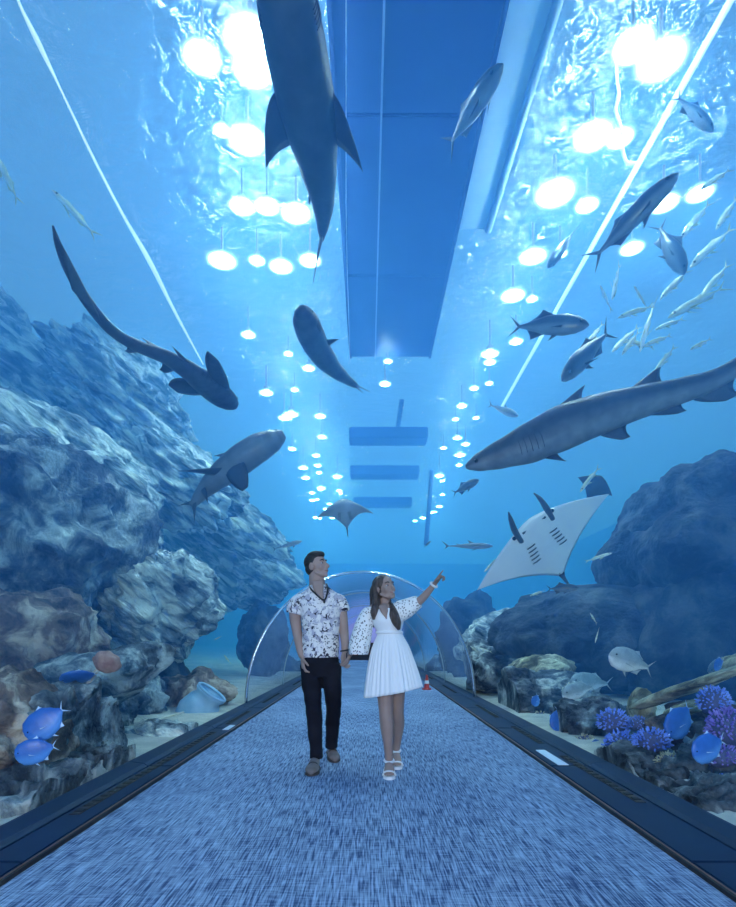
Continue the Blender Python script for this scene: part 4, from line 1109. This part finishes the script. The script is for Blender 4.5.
def pattern_shirt():
    m, nt, b = nodes('floral_shirt'); b.inputs['Roughness'].default_value = .85; b.inputs['Specular IOR Level'].default_value = .15
    tc = nt.nodes.new('ShaderNodeTexCoord')
    def nz(scale, det, dist):
        z = nt.nodes.new('ShaderNodeTexNoise'); z.inputs['Scale'].default_value = scale; z.inputs['Detail'].default_value = det; z.inputs['Distortion'].default_value = dist
        nt.links.new(tc.outputs['Object'], z.inputs['Vector']); return z
    def ramp(src, a, c, c0, c1):
        r = nt.nodes.new('ShaderNodeValToRGB'); e = r.color_ramp.elements; e[0].position = a; e[1].position = c; e[0].color = (*c0, 1); e[1].color = (*c1, 1)
        nt.links.new(src.outputs[0], r.inputs[0]); return r
    base = ramp(nz(16, 3, .6), .50, .58, (.86, .82, .80), (.50, .48, .56))
    d1 = ramp(nz(34, 2, 1.2), .585, .61, (0, 0, 0), (1, 1, 1)); d2 = ramp(nz(11, 2, 1.0), .66, .68, (0, 0, 0), (1, 1, 1))
    mx = nt.nodes.new('ShaderNodeMath'); mx.operation = 'MAXIMUM'; nt.links.new(d1.outputs[0], mx.inputs[0]); nt.links.new(d2.outputs[0], mx.inputs[1])
    mm = nt.nodes.new('ShaderNodeMix'); mm.data_type = 'RGBA'; nt.links.new(mx.outputs[0], mm.inputs[0]); nt.links.new(base.outputs[0], mm.inputs[6]); mm.inputs[7].default_value = (.035, .035, .06, 1)
    nt.links.new(mm.outputs[2], b.inputs['Base Color']); return m


def lace_mat():
    m, nt, b = nodes('lace'); b.inputs['Roughness'].default_value = .85; b.inputs['Specular IOR Level'].default_value = .15
    tc = nt.nodes.new('ShaderNodeTexCoord'); v = nt.nodes.new('ShaderNodeTexVoronoi'); v.inputs['Scale'].default_value = 58
    nt.links.new(tc.outputs['Object'], v.inputs['Vector'])
    r = nt.nodes.new('ShaderNodeValToRGB'); e = r.color_ramp.elements; e[0].position = .27; e[1].position = .36; e[0].color = (.09, .08, .09, 1); e[1].color = (.88, .88, .86, 1)
    nt.links.new(v.outputs['Distance'], r.inputs[0]); nt.links.new(r.outputs[0], b.inputs['Base Color']); return m


skin_m = mat('skin_tan', (.38, .26, .22), .55, col2=(.42, .29, .25), scale=10, spec=.3)
skin_w = mat('skin_brown', (.32, .22, .19), .55, col2=(.36, .25, .215), scale=10, spec=.3)
hair_m = mat('hair_black', (.012, .011, .012), .5, col2=(.03, .027, .028), scale=60, bump=.4)
hair_w = mat('hair_dark_brown', (.035, .022, .018), .42, col2=(.10, .07, .06), scale=1, stretch=(60, 60, 6), bump=.5)

# ---- man
YM = 4.75; org = V((at(320, 641, YM).x, YM, 0))
man = empty('person', org, 'person in a white patterned shirt and dark trousers, looking up to the side', 'person')
m_ = lambda px, py, dy=0.0: at(px, py, YM + dy)
hc = m_(317, 566.5); mf = V((.86, -.46, .20)); mu = V((-.12, .02, 1))
bm = bmesh.new()
P, R = head(bm, hc, mf, mu, .98)
tube_bm(bm, [m_(316.5, 572, .02), m_(317, 582, .01), m_(318.5, 596, .01)], [.064, .067, .082], 14)
sections(bm, dense([(m_(319, 590), .075, .06), (m_(319.5, 595.5), .11, .08), (m_(320, 602), .15, .095), (m_(321, 612), .155, .11), (m_(321, 628), .150, .11), (m_(320.5, 645), .145, .10), (m_(320.5, 662), .150, .105), (m_(320.5, 672), .13, .10)]))
hl = [m_(296, 604), m_(295, 616, .02), m_(297.5, 634, .03), m_(300, 648, -.02), m_(302, 657, -.05)]
tube_bm(bm, [m_(305, 603)] + hl, [.045, .05, .050, .042, .036, .027], 12)
hand(bm, m_(302.5, 658, -.055), V((.10, -.22, -1)), V((.75, .2, -.1)), V((.2, -1, 0)), (.45, .55, .6, .7), .98)
hr = [m_(339.5, 604), m_(342, 616, .01), m_(344, 632, .0), m_(345, 644, -.05), m_(344.5, 652, -.08)]
tube_bm(bm, [m_(333, 603)] + hr, [.045, .05, .048, .04, .034, .027], 12)
hand(bm, m_(344, 653, -.085), V((-.05, -.12, -1)), V((.8, -.35, 0)), V((-.3, -1, 0)), (.75, .7, .75, .8), .98)
for pts, rr in (([m_(311, 664), m_(313.5, 705, -.08), m_(316.5, 745, -.13), m_(316.5, 759, -.12)], [.07, .05, .038, .036]),
                ([m_(329.5, 664), m_(332, 704, .03), m_(331.5, 738, .19), m_(332, 748, .21)], [.07, .05, .038, .036])):
    tube_bm(bm, pts, rr, 12)
body = remeshed('body', bm, .0048, skin_m, man, 5); body.location = -org
face_bits(man, org, P, R, .98, (.22, .10, .09))
# hair: close cropped cap with raised top
bm = bmesh.new(); k = .98
ellipsoid(bm, P(-.022, 0, .045), (.094 * k, .079 * k, .082 * k), R, 20, 14); ellipsoid(bm, P(-.05, 0, -.01), (.062 * k, .071 * k, .062 * k), R, 16, 12)
ellipsoid(bm, P(.03, 0, .092), (.062 * k, .062 * k, .034 * k), R); ellipsoid(bm, P(-.005, 0, .105), (.07 * k, .06 * k, .032 * k), R)
o = remeshed('hair', bm, .005, hair_m, man, 3); o.location = -org
# shirt
bm = bmesh.new()
sections(bm, dense([(m_(318.2, 585), .070, .066), (m_(318.8, 589), .105, .078), (m_(320, 595.5), .17, .10), (m_(320.3, 602), .195, .118), (m_(321, 612), .175, .130), (m_(321, 628), .160, .127), (m_(320.5, 645), .156, .12), (m_(320.2, 657.5), .158, .125)]))
tube_bm(bm, [m_(306, 600), m_(299, 601.5), m_(295, 607, .01), m_(294, 613.5, .015)], [.066, .068, .068, .071], 14)
tube_bm(bm, [m_(333, 600), m_(338.5, 601.5), m_(341.5, 606, .01), m_(342.5, 611.5, .01)], [.066, .066, .062, .060], 14)
shirt = remeshed('shirt', bm, .0075, pattern_shirt(), man, 4); shirt.location = -org
# wrinkle relief
for v in shirt.data.vertices:
    q = V((v.co.x * 9, v.co.y * 9, v.co.z * 14 + v.co.x * 8)); v.co += v.normal * .006 * noise.noise(q)
# collar opening
bm = bmesh.new(); tube_bm(bm, [m_(317.5, 581, -.06), m_(318.5, 588, -.088), m_(320.5, 594, -.115), m_(322.5, 601, -.138)], [(.05, .012), (.045, .014), (.026, .012), (.004, .004)], 10, 16, up=V((0, -1, .3))); bmobj('open_collar', bm, skin_m, man, True).location = -org
nc = mat('necklace', (.012, .012, .015), .5)
bm = bmesh.new(); tube_bm(bm, [m_(309.5, 585, .02), m_(311, 589, -.075), m_(317, 595, -.115), m_(324, 600, -.142), m_(327, 594, -.115), m_(327.5, 588, -.06), m_(326.5, 584, .02)], [.0075] * 7, 8, 40); o = bmobj('necklace', bm, nc, man, True); o.location = -org
bm = bmesh.new(); ellipsoid(bm, m_(324.3, 601.5, -.143), (.010, .008, .016)); q = bmobj('pendant', bm, nc, o, True)
bm = bmesh.new(); c = m_(344.7, 650.5, -.075)
tube_bm(bm, [c + V((.033 * math.cos(a), .033 * math.sin(a), .006 * math.cos(a))) for a in [6.2832 * i / 16 for i in range(17)]], [.007] * 17, 6, 32); bmobj('bracelet', bm, nc, man, True).location = -org
# trousers
tro = cloth('dark_trousers', (.006, .007, .014), (.012, .013, .022), scale=5)
bm = bmesh.new()
sections(bm, dense([(m_(320.5, 652), .145, .108), (m_(320.5, 662), .158, .118), (m_(320.5, 671), .158, .115), (m_(320.5, 677), .13, .10)]))
tube_bm(bm, [m_(310.5, 664), m_(311.5, 682, -.03), m_(313.5, 706, -.09), m_(315, 730, -.12), m_(316, 746, -.125), m_(316.5, 758, -.12)], [.090, .085, .070, .062, .054, .058], 16, 24)
tube_bm(bm, [m_(330.5, 664), m_(332, 682, -.01), m_(333.5, 704, .03), m_(332.5, 724, .12), m_(331.5, 740, .19), m_(331.5, 747, .21)], [.090, .084, .068, .060, .054, .056], 16, 24)
o = remeshed('trousers', bm, .0075, tro, man, 4); o.location = -org
for v in o.data.vertices: v.co += v.normal * .007 * noise.noise(V((v.co.x * 10, v.co.y * 10, v.co.z * 16)))


def shoe(name, heel, d, upv, L, m, sole_m, par, org, k=1.0):
    d = d.normalized(); s = d.cross(upv).normalized(); u = s.cross(d)
    prof = [(-.02, .026, .055), (.03, .036, .078), (.09, .037, .075), (.14, .042, .058), (.20, .049, .047), (.245, .044, .040), (.275, .025, .028), (.285, .008, .016)]
    for nm, z0, zf, mm, ex in (('shoe', .012, 1, m, 0), ('sole', -.004, 0, sole_m, .004)):
        bm = bmesh.new(); rings = []
        for x, w_, h in prof:
            hh = h if zf else .018; r = []
            for j in range(14):
                q = 2 * math.pi * j / 14; y = math.cos(q) * (w_ + ex); z = math.sin(q); z = (z * .5 + .5)
                r.append(bm.verts.new(heel + d * x * k * L + s * y * k + u * (z0 + z * hh) * k))
            rings.append(r)
        for a, b in zip(rings, rings[1:]):
            for j in range(14): bm.faces.new([a[j], a[(j + 1) % 14], b[(j + 1) % 14], b[j]])
        bm.faces.new(rings[0][::-1]); bm.faces.new(rings[-1])
        if nm == 'shoe': o = bmobj(nm, bm, mm, par, True); o.location = -org
        else: q = bmobj(nm, bm, mm, o, True)
    bm = bmesh.new(); tube_bm(bm, [heel + d * .155 * k * L + s * y * k + u * z * k for y, z in ((-.045, .035), (-.025, .064), (0, .072), (.025, .064), (.045, .035))], [(.012, .004)] * 5, 6, 16, up=u); bmobj('strap', bm, sole_m, o, True)
    return o


sh = mat('suede_shoe', (.17, .14, .13), .9, col2=(.22, .18, .17), scale=20); so = mat('shoe_sole', (.07, .06, .06), .8)
shoe('shoe', V((m_(316.5, 700).x, 4.66, .0)), V((-.02, -1, 0)), UP, 1, sh, so, man, org, 1.12)
shoe('shoe', V((m_(331, 700, .2).x - .02, 5.12, .035)), V((.22, -1, -.12)), UP, 1, sh, so, man, org, 1.08)

# ---- woman
YW = 4.45; org = V((at(389, 641, YW).x, YW, 0))
wom = empty('person', org, 'person in a short white dress with long dark hair, pointing up to the side', 'person')
w_ = lambda px, py, dy=0.0: at(px, py, YW + dy)
hc = w_(385, 588.5); wf = V((.60, -.78, .20)); wu = V((-.14, 0, 1))
bm = bmesh.new(); kw = .90
P, R = head(bm, hc, wf, wu, kw, True)
tube_bm(bm, [w_(384, 592, .02), w_(384.5, 601, .01), w_(385, 611, .01)], [.043, .042, .055], 14)
sections(bm, dense([(w_(385, 604), .055, .05), (w_(385, 608), .12, .075), (w_(385.5, 613), .135, .085), (w_(387, 622), .115, .095), (w_(389, 633), .088, .08), (w_(390.5, 645), .115, .10), (w_(391, 660), .14, .115), (w_(391, 672), .12, .1)]))
tube_bm(bm, [w_(378, 608), w_(371, 611), w_(364, 625, .02), w_(357.5, 641, .02), w_(352.5, 650, .05), w_(349.5, 655, .10)], [.04, .042, .038, .033, .027, .022], 12)
hand(bm, w_(349.5, 655, .10), V((-.28, .18, -1)), V((-.8, .1, 0)), V((.1, -1, 0)), (.8, .8, .85, .9), .84)
tube_bm(bm, [w_(394, 609), w_(401, 608), w_(411, 605.5, -.02), w_(420, 600.5, -.06), w_(428, 592, -.10), w_(434.5, 584, -.13)], [.04, .042, .037, .034, .028, .021], 12)
hd = w_(446, 568, -.2) - w_(435, 583, -.13)
hand(bm, w_(435, 583.3, -.133), hd, V((.55, -.3, -.6)), V((-.4, -.6, .3)), (.02, 1.35, 1.4, 1.45), .86, .8, .05)
for pts, rr in (([w_(384, 668), w_(385, 690, -.03), w_(386, 712, -.05), w_(387, 727, -.06), w_(388.3, 745, -.05), w_(389, 760, -.03)], [.085, .068, .056, .054, .038, .032]),
                ([w_(397, 668, .03), w_(397, 690, .06), w_(397, 712, .12), w_(398, 724, .2), w_(397, 740, .28), w_(396, 750, .30)], [.08, .066, .056, .055, .038, .032])):
    tube_bm(bm, pts, rr, 14, 24)


def foot(bm, ank, toe, k=1.0):
    d = (toe - ank); h = V((ank.x, ank.y + .045, toe.z + .012))
    tube_bm(bm, [ank + V((0, 0, .02)), ank + V((0, -.01, -.03)), ank.lerp(toe, .4) + V((0, 0, -.0)), ank.lerp(toe, .75), toe], [(.03, .03), (.034, .034), (.036, .028), (.042, .018), (.038, .013)], 12, 16, up=V((0, .3, 1)))
    tube_bm(bm, [ank + V((0, 0, .0)), ank + V((0, .02, -.04)), h], [.03, .032, .024], 10)
    for i in range(5):
        x = (-.032, -.014, .002, .017, .030)[i]
        tube_bm(bm, [toe + V((x, .02, .0)), toe + V((x, -.012, .004)), toe + V((x, -.03 + .004 * abs(i - 1), -.001))], [.009, .009, .007], 6)


f1a, f1t = w_(389, 761, -.03), V((w_(389, 700).x - .005, 4.265, .035))
f2a, f2t = w_(396, 751, .30), V((w_(396, 700, .3).x + .0, 4.60, .035))
foot(bm, f1a, f1t); foot(bm, f2a, f2t)
body = remeshed('body', bm, .0046, skin_w, wom, 5); body.location = -org
face_bits(wom, org, P, R, kw, (.30, .10, .10), True)
# legs share the body skin; sandals
sd = mat('white_sandal', (.82, .82, .84), .5)
for a, t in ((f1a, f1t), (f2a, f2t)):
    bm = bmesh.new(); rings = []
    hy = a.y + .07
    for k in range(9):
        s = k / 8; y = hy + (t.y - .045 - hy) * s; x = a.x + (t.x - a.x) * s; w0 = .033 + .015 * math.sin(s * 2.6) if 0 < k < 8 else .018
        z = t.z - .012 + .03 * (1 - s) ** 2
        rings.append([bm.verts.new((x + dx * w0, y, zz)) for dx, zz in ((-1, z), (1, z), (1, max(.001, z - .022)), (-1, max(.001, z - .022)))])
    for r0, r1 in zip(rings, rings[1:]):
        for j in range(4): bm.faces.new([r0[j], r0[(j + 1) % 4], r1[(j + 1) % 4], r1[j]])
    bm.faces.new(rings[0][::-1]); bm.faces.new(rings[-1]); so_ = bmobj('sandal', bm, sd, wom, False); so_.location = -org
    bm = bmesh.new(); box(bm, a.x - .022, a.x + .022, hy - .045, hy, 0.001, t.z + .0); bmobj('heel', bm, sd, so_)
    bm = bmesh.new(); tube_bm(bm, [t + V((x, .012, z)) for x, z in ((-.052, -.012), (-.036, .014), (0, .022), (.036, .014), (.052, -.012))], [(.017, .006)] * 5, 8, 16, up=UP); bmobj('toe_strap', bm, sd, so_, True)
    bm = bmesh.new(); c = a + V((0, 0, .005)); tube_bm(bm, [c + V((.036 * math.cos(q), .038 * math.sin(q) - .002, .008 * math.sin(q))) for q in [6.2832 * i / 16 for i in range(17)]], [.010] * 17, 6, 32); bmobj('ankle_strap', bm, sd, so_, True)
# hair
bm = bmesh.new()
ellipsoid(bm, P(-.026, 0, .042), (.100 * kw, .088 * kw, .088 * kw), R, 20, 14); ellipsoid(bm, P(-.045, 0, -.02), (.078 * kw, .088 * kw, .08 * kw), R, 16, 12)
for pts, rr in (([P(.015, .055, .09), P(-.03, .085, .02), P(-.045, .075, -.08)], [.02, .03, .03]),
                ([P(-.06, .04, .06), w_(376, 590, .05), w_(376, 604, .05), w_(375.5, 617, .04), w_(374, 627, .02)], [.04, .05, .05, .042, .016]),
                ([P(-.06, -.02, .05), w_(383, 592, .08), w_(381, 607, .08), w_(380, 622, .08), w_(380, 630, .08)], [.05, .055, .055, .045, .02]),
                ([P(.02, -.05, .092), P(-.04, -.085, .01), w_(376.5, 602, -.05), w_(374, 612, -.09), w_(373.5, 620, -.10)], [.016, .032, .034, .03, .010]),
                ([P(-.05, .05, -.02), w_(388, 603, .03), w_(391.5, 608, -.04), w_(394, 616, -.095), w_(397, 623, -.115), w_(399, 630, -.11)], [.03, .03, .034, .042, .036, .012])):
    tube_bm(bm, pts, rr, 10, 20)
o = remeshed('hair', bm, .0055, hair_w, wom, 3); o.location = -org
# dress
wht = cloth('white_dress', (.86, .87, .88)); lace = lace_mat()
bm = bmesh.new()
rows = dense([(w_(385.5, 608.5), .115, .085), (w_(386, 614), .142, .108), (w_(387.5, 622), .128, .118), (w_(389, 630), .102, .098), (w_(389.5, 634), .096, .092)], 5)
sections(bm, rows); o = remeshed('bodice', bm, .0065, wht, wom, 3); o.location = -org
# V neckline patch of skin
bm = bmesh.new(); tube_bm(bm, [w_(383, 606, -.06), w_(384.5, 611, -.098), w_(386.5, 619, -.118)], [(.045, .016), (.034, .014), (.004, .004)], 10, 12); bmobj('neckline', bm, skin_w, wom, True).location = -org
bm = bmesh.new()
rows = dense([(w_(389.5, 632), .098, .094), (w_(390, 636), .106, .10), (w_(390.5, 648), .148, .125), (w_(391, 662), .178, .15), (w_(391.8, 676), .203, .172), (w_(392.5, 692), .226, .19)], 6)
nn = len(rows)
rows = [(c, a, b, .20 * (k / nn) ** 2) for k, (c, a, b) in enumerate(rows)]
random.seed(3); ph = [random.uniform(0, 6.28) for _ in range(4)]
sections(bm, rows, 240, lambda t, q: min(1, t * 1.6) * (.026 * math.sin(34 * q + 1.2 * math.sin(3 * q + ph[0])) + .018 * math.sin(17 * q + ph[1] + t) + .035 * t * math.sin(5 * q + ph[2])), close=False)
sk = bmobj('skirt', bm, wht, wom, True); sk.location = -org
so2 = sk.modifiers.new('s', 'SOLIDIFY'); so2.thickness = .004
bm = bmesh.new(); tube_bm(bm, [w_(389.3, 632.5) + V((.10 * math.cos(q), .096 * math.sin(q), 0)) for q in [6.2832 * i / 24 for i in range(25)]], [.012] * 25, 6, 48); bmobj('waistband', bm, wht, wom, True).location = -org
# batwing sleeves
bm = bmesh.new()
rows = dense([(w_(372, 607), .05, .05), (w_(368.5, 611), .058, .065), (w_(364.5, 622), .072, .075), (w_(361.5, 634), .080, .08), (w_(359, 646), .084, .085), (w_(358.5, 654.5), .074, .08)], 5)
rings = sections(bm, rows, 40, lambda t, q: .05 * t * math.sin(5 * q + 1) + .03 * t * math.sin(11 * q), close=False); bm.faces.new(rings[0][::-1])
sl = bmobj('sleeve', bm, lace, wom, True); sl.location = -org; so2 = sl.modifiers.new('s', 'SOLIDIFY'); so2.thickness = .004; sl['label'] = 'wide white lace sleeve'
bm = bmesh.new()
tube_bm(bm, [w_(393, 612, 0), w_(399, 611.5, -.01), w_(406, 608.5, -.02), w_(413, 604.5, -.04), w_(418.5, 601.5, -.06)], [(.07, .07), (.075, .085), (.07, .08), (.058, .064), (.05, .052)], 20, 24, up=UP)
sl = bmobj('sleeve', bm, lace, wom, True); sl.location = -org; sl['label'] = 'raised white lace sleeve'
bm = bmesh.new(); c = w_(433.8, 584.8, -.128); ax = hd.normalized(); s1 = ax.cross(UP).normalized(); s2 = s1.cross(ax)
tube_bm(bm, [c + (s1 * math.cos(q) + s2 * math.sin(q)) * .028 for q in [6.2832 * i / 16 for i in range(17)]], [.009] * 17, 6, 32); bmobj('bracelet', bm, sd, wom, True).location = -org

# small red and white marker at the ledge beyond the woman
c = V((1.27, 12.1, .0)); e = empty('marker_cone', c, 'small red marker with white band on the carpet edge behind the woman', 'marker')
rd = mat('marker_red', (.7, .06, .05), .5)
for nm, z0, z1, r0, r1, mm in (('base', 0, .03, .10, .10, rd), ('cone', .03, .32, .06, .02, rd), ('band', .13, .2, .05, .042, sd)):
    bm = bmesh.new(); bmesh.ops.create_cone(bm, segments=16, cap_ends=True, radius1=r0, radius2=r1, depth=z1 - z0, matrix=Matrix.Translation((0, 0, (z0 + z1) / 2))); bmobj(nm, bm, mm, e)
for k in list(PROTO):
    if k not in USED:
        for ch in list(PROTO[k].children): bpy.data.objects.remove(ch)
        bpy.data.objects.remove(PROTO[k])
